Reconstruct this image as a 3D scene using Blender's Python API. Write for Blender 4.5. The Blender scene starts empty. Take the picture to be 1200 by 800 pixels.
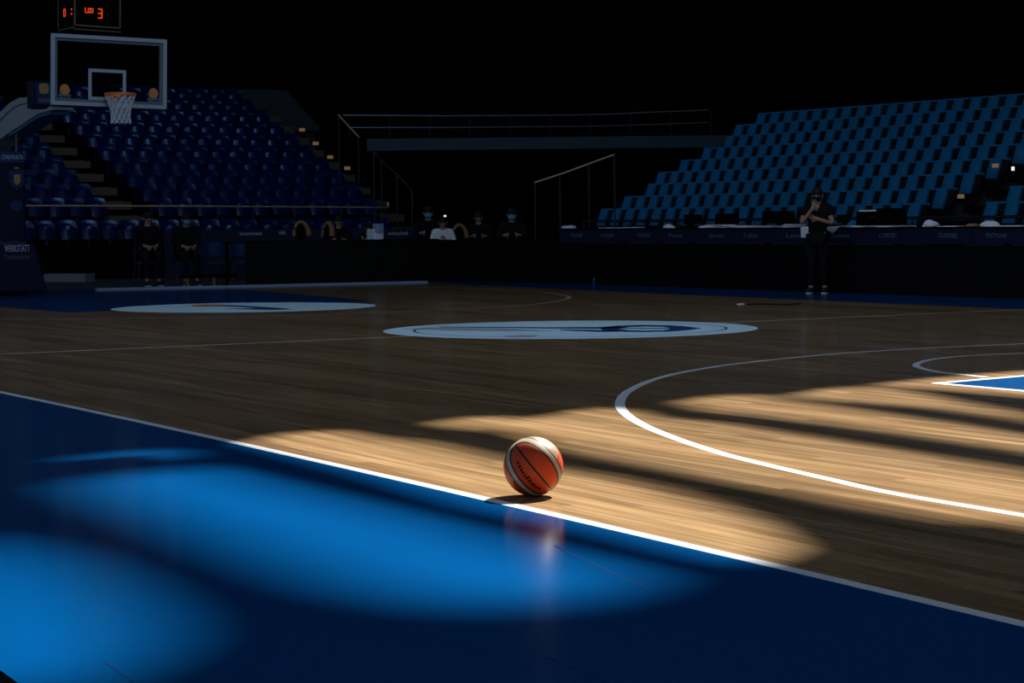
import bpy, bmesh, math, random
import numpy as np
from mathutils import Vector, Matrix, noise
from mathutils.geometry import delaunay_2d_cdt

random.seed(7)
SC = bpy.context.scene
COL = SC.collection
PI = math.pi

# ------------------------------------------------------------------ camera
W, H = 1200.0, 800.0
CAM = np.array([19.495, -12.554, 1.1185])
YAW, PITCH, ROLL, FPX = math.radians(148.7049), math.radians(-3.0611), math.radians(-0.5755), 2632.6
cf = np.array([math.cos(PITCH) * math.cos(YAW), math.cos(PITCH) * math.sin(YAW), math.sin(PITCH)])
cr = np.cross(cf, [0, 0, 1]); cr /= np.linalg.norm(cr)
cu = np.cross(cr, cf)
cr, cu = math.cos(ROLL) * cr + math.sin(ROLL) * cu, None
cu = np.cross(cr, cf)
cam_data = bpy.data.cameras.new('camera')
cam_data.sensor_width = 36.0
cam_data.lens = FPX / W * 36.0
cam_data.clip_end = 300
cam = bpy.data.objects.new('camera', cam_data)
COL.objects.link(cam)
cam.matrix_world = Matrix([[cr[0], cu[0], -cf[0], CAM[0]], [cr[1], cu[1], -cf[1], CAM[1]],
                           [cr[2], cu[2], -cf[2], CAM[2]], [0, 0, 0, 1]])
SC.camera = cam


def ray(x, y):
    return cf + cr * (x - W / 2) / FPX - cu * (y - H / 2) / FPX


def onplane(x, y, n, d):
    """the place seen at photo position x, y on the plane n.p = d"""
    r = ray(x, y); n = np.array(n, float)
    return CAM + r * (d - n @ CAM) / (n @ r)


def gnd(x, y, z=0.0):
    return onplane(x, y, (0, 0, 1), z)


def pix(P):
    d = np.array(P, float) - CAM
    z = d @ cf
    return (W / 2 + FPX * (d @ cr) / z, H / 2 - FPX * (d @ cu) / z)


# ------------------------------------------------------------------ materials
def new_mat(name):
    m = bpy.data.materials.new(name); m.use_nodes = True
    nt = m.node_tree
    return m, nt, nt.nodes['Principled BSDF']


def mat(name, col, rough=0.6, spec=0.4, metal=0.0, var=0.0, vscale=8.0, bump=0.0, bscale=80.0, emit=None, es=0.0):
    m, nt, b = new_mat(name)
    c = (*col, 1)
    b.inputs['Base Color'].default_value = c
    b.inputs['Roughness'].default_value = rough
    b.inputs['Specular IOR Level'].default_value = spec
    b.inputs['Metallic'].default_value = metal
    if emit:
        b.inputs['Emission Color'].default_value = (*emit, 1)
        b.inputs['Emission Strength'].default_value = es
    if var or bump:
        tc = nt.nodes.new('ShaderNodeTexCoord')
    if var:
        n = nt.nodes.new('ShaderNodeTexNoise'); n.inputs['Scale'].default_value = vscale
        n.inputs['Detail'].default_value = 4
        nt.links.new(tc.outputs['Object'], n.inputs['Vector'])
        r = nt.nodes.new('ShaderNodeMapRange')
        r.inputs['To Min'].default_value = 1 - var; r.inputs['To Max'].default_value = 1 + var
        nt.links.new(n.outputs['Fac'], r.inputs['Value'])
        mx = nt.nodes.new('ShaderNodeVectorMath'); mx.operation = 'SCALE'
        mx.inputs[0].default_value = col
        nt.links.new(r.outputs['Result'], mx.inputs['Scale'])
        nt.links.new(mx.outputs['Vector'], b.inputs['Base Color'])
    if bump:
        n = nt.nodes.new('ShaderNodeTexNoise'); n.inputs['Scale'].default_value = bscale
        nt.links.new(tc.outputs['Object'], n.inputs['Vector'])
        bp_ = nt.nodes.new('ShaderNodeBump'); bp_.inputs['Strength'].default_value = bump
        bp_.inputs['Distance'].default_value = 0.002
        nt.links.new(n.outputs['Fac'], bp_.inputs['Height'])
        nt.links.new(bp_.outputs['Normal'], b.inputs['Normal'])
    return m


M = {}
M['paint_blue'] = mat('blue_floor_paint', (0.0002, 0.049, 0.178), 0.16, 0.07, var=0.10, vscale=1.3)
M['paint_white'] = mat('white_floor_paint', (0.62, 0.66, 0.69), 0.3, 0.25, var=0.05, vscale=3)
M['disc_blue_lit'] = mat('white_disc_blue_light', (0.66, 0.90, 1.0), 0.4, 0.3, var=0.02)  # white paint with the blue ambient light mixed into its colour
M['paint_logo'] = mat('navy_logo_paint', (0.012, 0.06, 0.17), 0.4, 0.3)
M['paint_orange'] = mat('orange_logo_paint', (0.55, 0.22, 0.06), 0.4, 0.3)
M['paint_gray'] = mat('gray_blue_logo_paint', (0.38, 0.42, 0.50), 0.4, 0.3)
M['tape'] = mat('dark_seam', (0.0002, 0.022, 0.08), 0.6, 0.02)
M['arena_floor'] = mat('gray_arena_floor', (0.045, 0.052, 0.056), 0.5, 0.3, var=0.15, vscale=2)
M['edge_pale'] = mat('pale_blue_edging', (0.25, 0.36, 0.52), 0.5, 0.3, var=0.25, vscale=1.5)
M['concrete'] = mat('dark_concrete', (0.035, 0.042, 0.045), 0.85, 0.2, var=0.15, vscale=2)
M['stair'] = mat('stair_concrete', (0.15, 0.105, 0.065), 0.85, 0.2, var=0.2, vscale=4)
M['fascia'] = mat('gallery_fascia', (0.045, 0.075, 0.09), 0.7, 0.2, var=0.12, vscale=1)
M['black'] = mat('black_paint', (0.0025, 0.0025, 0.003), 0.9, 0.04)
M['blackcloth'] = mat('black_cloth', (0.005, 0.0052, 0.0055), 0.9, 0.05, bump=0.3, bscale=60)
M['roofm'] = mat('black_roof', (0.004, 0.004, 0.005), 0.9, 0.05)
M['navy'] = mat('navy_vinyl', (0.004, 0.007, 0.035), 0.55, 0.2, var=0.1, vscale=3)
M['navy_bright'] = mat('blue_vinyl', (0.006, 0.035, 0.13), 0.5, 0.3)
M['seat_blue'] = mat('navy_seat_plastic', (0.0006, 0.008, 0.075), 0.3, 0.45)
M['seat_pale'] = mat('pale_blue_seat_cover', (0.012, 0.175, 0.36), 0.8, 0.1, var=0.07, vscale=9)
M['seat_gap_shade'] = mat('seat_shell_gap_shade', (0.006, 0.009, 0.012), 0.7, 0.2)  # black shell stands in for the shade between the seats
M['board_white'] = mat('white_board_frame', (0.33, 0.42, 0.48), 0.5, 0.3)
M['board_inner'] = mat('gray_board_channel', (0.11, 0.15, 0.18), 0.5, 0.4)
M['arm'] = mat('pale_gray_goal_arm', (0.30, 0.36, 0.40), 0.55, 0.3, var=0.06, vscale=4)
M['arm_under'] = mat('blue_goal_arm_pad', (0.03, 0.11, 0.24), 0.6, 0.3)
M['rim'] = mat('orange_rim', (0.85, 0.22, 0.05), 0.4, 0.5)
M['net'] = mat('white_net', (0.62, 0.68, 0.74), 0.8, 0.2)
M['led'] = mat('orange_led', (0.02, 0.004, 0.002), 0.5, 0.2, emit=(1.0, 0.07, 0.008), es=0.75)
M['bronze'] = mat('bronze_edge', (0.14, 0.09, 0.055), 0.5, 0.4)
M['rail_tan'] = mat('tan_rail', (0.62, 0.42, 0.26), 0.4, 0.5)
M['rail_gray'] = mat('gray_rail_metal', (0.018, 0.020, 0.021), 0.5, 0.5)
M['rail_dark'] = mat('dark_rail_metal', (0.013, 0.015, 0.016), 0.5, 0.4)
M['tan'] = mat('tan_wood', (0.30, 0.15, 0.06), 0.6, 0.3, var=0.15)
M['white'] = mat('white_paper', (0.85, 0.86, 0.88), 0.8, 0.2, var=0.04)
M['towel'] = mat('white_towel', (0.78, 0.82, 0.88), 0.95, 0.1, bump=0.5, bscale=200)
M['letter'] = mat('pale_lettering', (0.50, 0.62, 0.74), 0.6, 0.3)
M['letter_dim'] = mat('blue_gray_lettering', (0.085, 0.14, 0.20), 0.6, 0.3)
M['skin'] = mat('skin', (0.42, 0.24, 0.16), 0.6, 0.3, var=0.05)
M['hair'] = mat('dark_hair', (0.012, 0.010, 0.009), 0.7, 0.3)
M['dark_clothes'] = mat('dark_clothes', (0.008, 0.009, 0.011), 0.9, 0.1, bump=0.3, bscale=50)
M['white_shirt'] = mat('white_shirt', (0.85, 0.88, 0.92), 0.9, 0.1, bump=0.4, bscale=25)
M['mask_blue'] = mat('blue_face_mask', (0.10, 0.35, 0.60), 0.9, 0.1)
M['mask_black'] = mat('black_face_mask', (0.008, 0.008, 0.009), 0.9, 0.1)
M['shoe'] = mat('dark_shoe', (0.02, 0.02, 0.022), 0.6, 0.3)
M['sole'] = mat('pale_sole', (0.5, 0.55, 0.6), 0.7, 0.3)
M['screen'] = mat('dark_screen', (0.005, 0.006, 0.007), 0.25, 0.5)
M['gold'] = mat('gold_crest', (0.45, 0.28, 0.10), 0.5, 0.4)
M['lamp'] = mat('small_white_lamp', (0.8, 0.8, 0.8), 0.5, 0.3, emit=(0.9, 0.95, 1.0), es=0.9)
M['lamp_warm'] = mat('small_warm_lamp', (0.6, 0.4, 0.2), 0.5, 0.3, emit=(1.0, 0.5, 0.2), es=0.10)
g, gnt, gb = new_mat('backboard_glass')
gb.inputs['Base Color'].default_value = (0.9, 0.95, 1, 1)
gb.inputs['Roughness'].default_value = 0.02
gb.inputs['Transmission Weight'].default_value = 1.0
gb.inputs['IOR'].default_value = 1.03
gb.inputs['Specular IOR Level'].default_value = 0.3
M['glass'] = g


class NG:
    """small helper for writing shader arithmetic"""
    def __init__(s, nt): s.nt = nt

    def n(s, t, **k):
        x = s.nt.nodes.new(t)
        for a, v in k.items(): setattr(x, a, v)
        return x

    def m(s, op, a, b=None, c=None):
        x = s.n('ShaderNodeMath', operation=op)
        for i, v in enumerate((a, b, c)):
            if v is None: continue
            if isinstance(v, (int, float)): x.inputs[i].default_value = v
            else: s.nt.links.new(v, x.inputs[i])
        return x.outputs[0]

    def mix(s, f, a, b):
        x = s.n('ShaderNodeMix', data_type='RGBA')
        for sock, v in ((x.inputs[0], f), (x.inputs[6], a), (x.inputs[7], b)):
            if isinstance(v, tuple): sock.default_value = (*v, 1)
            elif isinstance(v, (int, float)): sock.default_value = v
            else: s.nt.links.new(v, sock)
        return x.outputs[2]

    def between(s, v, lo, hi):
        return s.m('MULTIPLY', s.m('GREATER_THAN', v, lo), s.m('LESS_THAN', v, hi))


COURT_TILT = math.radians(-3.05)


def wood_material():
    m, nt, b = new_mat('maple_strip_floor')
    q = NG(nt)
    tc = q.n('ShaderNodeTexCoord')
    mp = q.n('ShaderNodeMapping'); mp.inputs['Rotation'].default_value = (0, 0, -COURT_TILT)
    nt.links.new(tc.outputs['Object'], mp.inputs['Vector'])
    sp = q.n('ShaderNodeSeparateXYZ'); nt.links.new(mp.outputs['Vector'], sp.inputs[0])
    x, y = sp.outputs[0], sp.outputs[1]
    row = q.m('FLOOR', q.m('DIVIDE', y, 0.075))
    wn = q.n('ShaderNodeTexWhiteNoise', noise_dimensions='1D'); nt.links.new(row, wn.inputs['W'])
    xo = q.m('ADD', q.m('DIVIDE', x, 1.9), q.m('MULTIPLY', wn.outputs['Value'], 7.3))
    cell = q.m('FLOOR', xo)
    cb = q.n('ShaderNodeCombineXYZ'); nt.links.new(row, cb.inputs[0]); nt.links.new(cell, cb.inputs[1])
    w2 = q.n('ShaderNodeTexWhiteNoise', noise_dimensions='2D'); nt.links.new(cb.outputs[0], w2.inputs['Vector'])
    base = q.mix(w2.outputs['Value'], (0.198, 0.122, 0.058), (0.300, 0.194, 0.102))
    # grain, long along the strips
    gv = q.n('ShaderNodeCombineXYZ')
    nt.links.new(q.m('MULTIPLY', x, 1.1), gv.inputs[0]); nt.links.new(q.m('MULTIPLY', y, 26.0), gv.inputs[1])
    nt.links.new(w2.outputs['Value'], gv.inputs[2])
    gn = q.n('ShaderNodeTexNoise'); gn.inputs['Scale'].default_value = 1.0; gn.inputs['Detail'].default_value = 5
    nt.links.new(gv.outputs[0], gn.inputs['Vector'])
    gr = q.n('ShaderNodeMapRange'); gr.inputs['From Min'].default_value = 0.3; gr.inputs['From Max'].default_value = 0.7
    gr.inputs['To Min'].default_value = 0.62; gr.inputs['To Max'].default_value = 1.26
    nt.links.new(gn.outputs['Fac'], gr.inputs['Value'])
    # broad tonal drift of the laid panels
    pv = q.n('ShaderNodeCombineXYZ')
    nt.links.new(q.m('MULTIPLY', x, 0.22), pv.inputs[0]); nt.links.new(q.m('MULTIPLY', y, 1.5), pv.inputs[1])
    pn = q.n('ShaderNodeTexNoise'); pn.inputs['Scale'].default_value = 1.0; pn.inputs['Detail'].default_value = 3
    nt.links.new(pv.outputs[0], pn.inputs['Vector'])
    pr = q.n('ShaderNodeMapRange'); pr.inputs['From Min'].default_value = 0.3; pr.inputs['From Max'].default_value = 0.7
    pr.inputs['To Min'].default_value = 0.78; pr.inputs['To Max'].default_value = 1.20
    nt.links.new(pn.outputs['Fac'], pr.inputs['Value'])
    fr = q.m('FRACT', q.m('DIVIDE', y, 0.075))
    seam = q.m('MULTIPLY', q.between(fr, 0.03, 0.97), 1.0)
    fx = q.m('FRACT', xo)
    seam = q.m('MULTIPLY', seam, q.between(fx, 0.002, 0.998))
    seam = q.m('MULTIPLY_ADD', seam, 0.25, 0.75)
    k = q.m('MULTIPLY', q.m('MULTIPLY', gr.outputs[0], pr.outputs[0]), seam)
    sc = q.n('ShaderNodeVectorMath', operation='SCALE')
    nt.links.new(base, sc.inputs[0]); nt.links.new(k, sc.inputs['Scale'])
    nt.links.new(sc.outputs['Vector'], b.inputs['Base Color'])
    b.inputs['Roughness'].default_value = 0.17
    b.inputs['Specular IOR Level'].default_value = 0.16
    b.inputs['Specular Tint'].default_value = (1.0, 0.80, 0.58, 1)
    return m


M['wood'] = wood_material()


# ------------------------------------------------------------------ mesh helper
class MB:
    def __init__(s): s.v = []; s.f = []

    def add(s, vs, fs):
        b = len(s.v); s.v += [tuple(map(float, v)) for v in vs]; s.f += [tuple(b + i for i in f) for f in fs]
        return s

    def box(s, c, size, mtx=None, taper=None):
        hx, hy, hz = size[0] / 2, size[1] / 2, size[2] / 2
        vs = []
        for z in (-hz, hz):
            t = taper if (taper and z > 0) else 1.0
            for a, b_ in ((-1, -1), (1, -1), (1, 1), (-1, 1)):
                p = Vector((a * hx * t, b_ * hy * t, z))
                if mtx: p = mtx @ p
                vs.append(p + Vector(c))
        return s.add(vs, [(0, 3, 2, 1), (4, 5, 6, 7), (0, 1, 5, 4), (1, 2, 6, 5), (2, 3, 7, 6), (3, 0, 4, 7)])

    def rbox(s, c, size, r=0.02, n=3, mtx=None):
        """box with rounded vertical edges in its local z"""
        hx, hy, hz = size[0] / 2 - r, size[1] / 2 - r, size[2] / 2
        ring = []
        for k, (a, b_) in enumerate(((1, 1), (-1, 1), (-1, -1), (1, -1))):
            for i in range(n + 1):
                t = (k + i / n) * PI / 2
                ring.append((a * hx + r * math.cos(t), b_ * hy + r * math.sin(t)))
        return s.prism(ring, -hz, hz, mtx=mtx, off=c)

    def prism(s, poly, z0, z1, mtx=None, off=(0, 0, 0)):
        n = len(poly); vs = []
        for z in (z0, z1):
            for a in poly:
                p = Vector((a[0], a[1], z))
                if mtx: p = mtx @ p
                vs.append(p + Vector(off))
        fs = [tuple(range(n - 1, -1, -1)), tuple(range(n, 2 * n))]
        fs += [(i, (i + 1) % n, n + (i + 1) % n, n + i) for i in range(n)]
        return s.add(vs, fs)

    def tube(s, pts, r, n=8, closed=False):
        pts = [Vector(p) for p in pts]; m = len(pts)
        rs = r if isinstance(r, (list, tuple)) else [r] * m
        vs = []; fs = []; up = Vector((0, 0, 1))
        for i, p in enumerate(pts):
            a = pts[(i - 1) % m] if (closed or i > 0) else p
            b_ = pts[(i + 1) % m] if (closed or i < m - 1) else p
            t = (b_ - a).normalized()
            w = up if abs(t.dot(up)) < 0.95 else Vector((1, 0, 0))
            e1 = t.cross(w).normalized(); e2 = t.cross(e1)
            for k in range(n):
                an = 2 * PI * k / n
                vs.append(p + (e1 * math.cos(an) + e2 * math.sin(an)) * rs[i])
        last = m if closed else m - 1
        for i in range(last):
            j = (i + 1) % m
            for k in range(n):
                l = (k + 1) % n
                fs.append((i * n + k, i * n + l, j * n + l, j * n + k))
        if not closed:
            fs.append(tuple(range(n))); fs.append(tuple((m - 1) * n + k for k in range(n - 1, -1, -1)))
        return s.add(vs, fs)

    def ellipsoid(s, c, rad, nu=16, nv=10, mtx=None):
        vs = []; fs = []
        for j in range(nv + 1):
            th = PI * j / nv
            for i in range(nu):
                ph = 2 * PI * i / nu
                p = Vector((rad[0] * math.sin(th) * math.cos(ph), rad[1] * math.sin(th) * math.sin(ph), rad[2] * math.cos(th)))
                if mtx: p = mtx @ p
                vs.append(p + Vector(c))
        for j in range(nv):
            for i in range(nu):
                k = (i + 1) % nu
                fs.append((j * nu + i, (j + 1) * nu + i, (j + 1) * nu + k, j * nu + k))
        return s.add(vs, fs)

    def mesh(s, name, smooth=False):
        me = bpy.data.meshes.new(name); me.from_pydata(s.v, [], s.f)
        bm = bmesh.new(); bm.from_mesh(me)
        bmesh.ops.remove_doubles(bm, verts=bm.verts, dist=1e-6)
        bmesh.ops.recalc_face_normals(bm, faces=bm.faces)
        bm.to_mesh(me); bm.free()
        if smooth:
            for p in me.polygons: p.use_smooth = True
        return me

    def build(s, name, m, parent=None, smooth=False, loc=None, bevel=0.0):
        me = s.mesh(name, smooth)
        me.materials.append(m)
        o = bpy.data.objects.new(name, me); COL.objects.link(o)
        if parent: o.parent = parent
        if loc is not None: o.location = loc
        if bevel:
            md = o.modifiers.new('bevel', 'BEVEL'); md.width = bevel; md.segments = 2; md.limit_method = 'ANGLE'
        return o


def tag(o, label, cat, group=None):
    o['label'] = label; o['category'] = cat
    if group: o['group'] = group
    return o


def thing(name, label, cat, loc=(0, 0, 0), rz=0.0, group=None):
    o = bpy.data.objects.new(name, None); COL.objects.link(o)
    o.location = Vector(loc); o.rotation_euler = (0, 0, rz)
    return tag(o, label, cat, group)


def struct(o):
    o['kind'] = 'structure'; return o


def bake(o):
    dg = bpy.context.evaluated_depsgraph_get()
    me = bpy.data.meshes.new_from_object(o.evaluated_get(dg))
    o.modifiers.clear(); o.data = me
    return o


def text_mesh(string, size, depth=0.004, res=2, align='CENTER', off=0.0):
    cu_ = bpy.data.curves.new('lettering', 'FONT'); cu_.body = string; cu_.size = size
    cu_.extrude = depth / 2; cu_.offset = off; cu_.align_x = align; cu_.align_y = 'CENTER'; cu_.resolution_u = res
    o = bpy.data.objects.new('lettering', cu_); COL.objects.link(o)
    bpy.context.view_layer.update()
    dg = bpy.context.evaluated_depsgraph_get()
    me = bpy.data.meshes.new_from_object(o.evaluated_get(dg))
    bpy.data.objects.remove(o); bpy.data.curves.remove(cu_)
    return me


def basis(origin, ex, ey):
    ex = Vector(ex).normalized(); ey = Vector(ey); ey = (ey - ex * ey.dot(ex)).normalized(); ez = ex.cross(ey)
    return Matrix(((ex.x, ey.x, ez.x, origin[0]), (ex.y, ey.y, ez.y, origin[1]), (ex.z, ey.z, ez.z, origin[2]), (0, 0, 0, 1)))


def lettering(string, size, m, parent, mtx, width=None, name='lettering'):
    """raised letters; mtx carries local xy of the text onto the face, in the parent's space"""
    me = text_mesh(string, size)
    xs = [v.co.x for v in me.vertices]
    if width and xs:
        k = width / max(1e-6, max(xs) - min(xs))
        for v in me.vertices: v.co.x *= k
    me.transform(mtx)
    me.materials.append(m)
    o = bpy.data.objects.new(name, me); COL.objects.link(o)
    if parent: o.parent = parent
    return o


ORD = ['zeroth', 'first', 'second', 'third', 'fourth', 'fifth', 'sixth', 'seventh', 'eighth', 'ninth', 'tenth', 'eleventh',
       'twelfth', 'thirteenth', 'fourteenth', 'fifteenth', 'sixteenth', 'seventeenth', 'eighteenth', 'nineteenth',
       'twentieth', 'twenty-first', 'twenty-second', 'twenty-third', 'twenty-fourth']

# ------------------------------------------------------------------ floor
fl = MB()
fl.add([(-18.0, -6.8, 0), (22.0, -9.05, 0), (22.0, 9.0, 0), (-18.0, 9.2, 0)], [(0, 1, 2, 3)])
floor = struct(fl.build('floor', M['wood']))

af = MB().add([(-48, -22, -0.045), (34, -22, -0.045), (34, 34, -0.045), (-48, 34, -0.045)], [(0, 1, 2, 3)])
arena = struct(af.build('floor_arena', M['arena_floor']))


def flat(name, pts, z, m, parent=floor):
    """a painted area lying on the floor"""
    ps = [Vector((p[0], p[1])) for p in pts]
    n = len(ps)
    vs, es, fs, *_ = delaunay_2d_cdt(ps, [], [list(range(n))], 1, 1e-6)
    mb = MB(); mb.add([(v.x, v.y, z) for v in vs], [tuple(f) for f in fs])
    o = mb.build(name, m, parent)
    for p in o.data.polygons:
        if p.normal.z < 0: p.flip()
    return o


def ribbon(name, pts, w, z, m, parent=floor, closed=False):
    """a painted line of width w on the floor"""
    P = [Vector((p[0], p[1])) for p in pts]; n = len(P); L = []; R = []
    for i, p in enumerate(P):
        a = P[(i - 1) % n] if closed or i > 0 else p
        b_ = P[(i + 1) % n] if closed or i < n - 1 else p
        t = (b_ - a).normalized(); nn = Vector((-t.y, t.x)) * w / 2
        L.append(p + nn); R.append(p - nn)
    mb = MB(); vs = [(v.x, v.y, z) for v in L] + [(v.x, v.y, z) for v in R]
    rng = range(n if closed else n - 1)
    mb.add(vs, [(i, n + i, n + (i + 1) % n, (i + 1) % n) for i in rng])
    o = mb.build(name, m, parent)
    for p in o.data.polygons:
        if p.normal.z < 0: p.flip()
    return o


def spline(pts, k=12):
    P = [Vector((p[0], p[1])) for p in pts]; out = []
    for i in range(len(P) - 1):
        p0 = P[i - 1] if i else P[0] * 2 - P[1]
        p1, p2 = P[i], P[i + 1]
        p3 = P[i + 2] if i + 2 < len(P) else P[-1] * 2 - P[-2]
        for j in range(k):
            t = j / k
            out.append(0.5 * ((2 * p1) + (-p0 + p2) * t + (2 * p0 - 5 * p1 + 4 * p2 - p3) * t * t + (-p0 + 3 * p1 - 3 * p2 + p3) * t ** 3))
    out.append(P[-1]); return out


def arc(cx, cy, r, a0, a1, n=96):
    return [(cx + r * math.cos(math.radians(a0 + (a1 - a0) * i / n)), cy + r * math.sin(math.radians(a0 + (a1 - a0) * i / n))) for i in range(n + 1)]


# near sideline: gently measured along its length
near_in = [gnd(*a) for a in ((0, 458.2), (300, 521), (560, 580.3), (690, 612.0), (900, 657.5), (1200, 727))]
xs = np.array([p_[0] for p_ in near_in]); ys = np.array([p_[1] for p_ in near_in])
pc = np.polyfit(xs, ys, 2)
fy = lambda x: float(np.polyval(pc, x)) if x > 4.6 else float(np.polyval(pc, 4.6) + (x - 4.6) * np.polyval(np.polyder(pc), 4.6))
LX = np.linspace(-16.5, 18.0, 80)
ribbon('sideline', [(x, fy(x) - 0.03) for x in LX], 0.06, 0.0012, M['paint_white'])
# blue run-off in front of the sideline
apron = [(x, fy(x) - 0.05) for x in LX] + [(18.0, -12.2)] + [tuple(gnd(60, 831)[:2]), tuple(gnd(22, 801)[:2]), tuple(gnd(0, 785)[:2]), tuple(gnd(-120, 705)[:2])] + [(-16.5, -9.5)]
flat('blue_apron', apron, 0.0008, M['paint_blue'])
# far run-off
far_in = [(-17.2, 7.70), (-15.6, 7.62), (-11.56, 7.33), (-8.06, 7.05), (-5.65, 6.95), (-0.43, 6.78), (6, 6.45)]
flat('blue_apron_far', far_in + [(6, 9.1), (-18, 9.1)], 0.0008, M['paint_blue'])

# halfway line
ribbon('halfway_line', [(0.42, fy(0.4)), (-0.32, 6.8)], 0.055, 0.0012, mat('warm_gray_line_paint', (0.60, 0.58, 0.55), 0.35, 0.3))  # line paint a little warmer and grayer than the near lines
# near three-point line (outer edge measured on the floor)
tp = [gnd(*a) for a in ((1330, 394.5), (1200, 402.6), (1090, 407.6), (980, 414.5), (880, 424.2), (820, 432.5), (770, 443.5), (737, 458),
                        (726.5, 472), (733, 484.5), (757, 499.5), (800, 516.6), (850, 532.5), (900, 545.0), (975, 562.2), (1050, 578.6), (1200, 604), (1330, 626.5))]
ribbon('three_point_line', spline(tp, 10), 0.062, 0.0012, M['paint_white'])
# near free-throw circle
fc = [gnd(*a) for a in ((1250, 412.5), (1200, 413.8), (1150, 415.8), (1110, 418.8), (1084, 422.8), (1073.5, 427.5), (1081, 431.8), (1102, 436), (1130, 439), (1156, 441.8))]
ribbon('free_throw_circle', spline(fc, 8), 0.055, 0.0012, M['paint_white'])
# near key
K0, K1, K2 = gnd(1097, 449), gnd(1200, 440.3), gnd(1200, 458)
d1 = (K1 - K0) / np.linalg.norm(K1 - K0); d2 = (K2 - K0) / np.linalg.norm(K2 - K0)
ka, kb = K0 + d1 * 4.9, K0 + d2 * 5.8
flat('key_paint', [K0, kb, kb + d1 * 4.9, ka], 0.0008, M['paint_blue'])
ribbon('key_outline', [kb, K0 + d2 * 0.03, K0, K0 + d1 * 0.03, ka], 0.075, 0.0013, M['paint_white'])
# far three-point line
fa = [gnd(*a) for a in ((-60, 373.5), (0, 374), (120, 373.4), (240, 372), (340, 369.5), (440, 366.3), (540, 362), (610, 358), (650, 353.4), (667, 348.6), (655, 344.8), (620, 341.4), (560, 338.2), (490, 336.2))]
ribbon('three_point_line_far', spline(fa, 10), 0.06, 0.0012, mat('gray_arc_paint', (0.40, 0.38, 0.36), 0.35, 0.3))  # arc paint darker than the near lines
# far key and run-off behind the baseline
LK = [gnd(*a) for a in ((80, 365.8), (443, 352.6), (272, 338.2))]
e = LK[0] - gnd(0, 359.5); e /= np.linalg.norm(e)
flat('key_paint_far', [LK[0], LK[1], LK[2], gnd(115, 338.6), LK[0] - e * 9.0], 0.0008, M['paint_blue'])
flat('blue_apron_end', [LK[0] - e * 8.0, gnd(115, 338.6), gnd(60, 339.5), (-22, 0), (-20, -8)], 0.0007, M['paint_blue'])


# centre disc and its emblem
def circle_pts(cx, cy, r, n=128):
    return [(cx + r * math.cos(2 * PI * i / n), cy + r * math.sin(2 * PI * i / n)) for i in range(n)]


def gp(pts): return [gnd(*a)[:2] for a in pts]


flat('center_disc', circle_pts(0.0, 0.0, 1.93), 0.0016, M['disc_blue_lit'])
ribbon('disc_ring', circle_pts(0, 0, 1.61), 0.03, 0.0022, M['paint_logo'], closed=True)
DZ = 0.0024
flat('emblem_stroke', gp([(515, 383.0), (560, 383.0), (640, 383.5), (700, 383.2), (725, 382.0), (730, 384.3), (700, 385.4), (640, 385.0), (560, 384.1), (515, 383.6)]), DZ, M['paint_logo'])
flat('emblem_stroke', gp([(655, 386.2), (690, 386.4), (720, 387.3), (735, 388.6), (705, 389.0), (680, 388.2), (658, 387.3)]), DZ, M['paint_logo'])
ring_o = gp([(703, 384.5), (722, 381.8), (750, 380.8), (785, 381.2), (806, 382.8), (823, 384.8), (806, 386.9), (786, 388.6), (752, 389.2), (722, 388.6), (706, 387.2)])
ring_i = gp([(725, 385.2), (738, 383.4), (757, 382.7), (778, 383.2), (788, 385.0), (778, 387.0), (757, 387.5), (736, 387.0)])
n_o, n_i = len(ring_o), len(ring_i)
vs, es, fs, *_ = delaunay_2d_cdt([Vector(a) for a in ring_o + ring_i], [(i, (i + 1) % n_o) for i in range(n_o)] + [(n_o + i, n_o + (i + 1) % n_i) for i in range(n_i)], [], 1, 1e-6)


def inside(pt, poly):
    c = False; j = len(poly) - 1
    for i in range(len(poly)):
        if (poly[i][1] > pt[1]) != (poly[j][1] > pt[1]) and pt[0] < (poly[j][0] - poly[i][0]) * (pt[1] - poly[i][1]) / (poly[j][1] - poly[i][1]) + poly[i][0]:
            c = not c
        j = i
    return c


keep = []
for f in fs:
    cc = sum((vs[i] for i in f), Vector((0, 0))) / len(f)
    if inside(cc, ring_o) and not inside(cc, ring_i): keep.append(tuple(f))
o = MB().add([(v.x, v.y, DZ) for v in vs], keep).build('emblem_ring', M['paint_logo'], floor)
for p_ in o.data.polygons:
    if p_.normal.z < 0: p_.flip()
flat('emblem_stroke', gp([(727, 384.6), (757, 384.4), (787, 384.6), (787, 385.3), (757, 385.3), (727, 385.2)]), DZ + .0004, M['paint_logo'])
flat('emblem_patch', gp([(590, 393.6), (612, 392.4), (632, 392.9), (627, 394.6), (606, 395.6), (592, 395.0)]), DZ, M['paint_gray'])
flat('emblem_patch', gp([(470, 385.6), (520, 383.8), (600, 385.4), (650, 388.0), (600, 388.2), (530, 387.4)]), DZ - .0003, M['paint_gray'])
# free-throw disc at the far end
flat('free_throw_disc', circle_pts(-8.18, 0.06, 1.77), 0.0016, M['disc_blue_lit'])
flat('emblem_stroke', gp([(226, 357.6), (245, 357.0), (270, 357.6), (298, 359.0), (330, 361.0), (344, 362.6), (318, 363.2), (290, 362.6), (262, 361.6), (300, 361.2), (280, 359.6), (250, 358.8), (230, 359.4)]), DZ, M['paint_logo'])
flat('emblem_orange', gp([(224, 357.8), (240, 356.8), (262, 357.0), (264, 358.4), (242, 358.4), (236, 359.6), (226, 359.2)]), DZ + .0004, M['paint_orange'])
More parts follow.
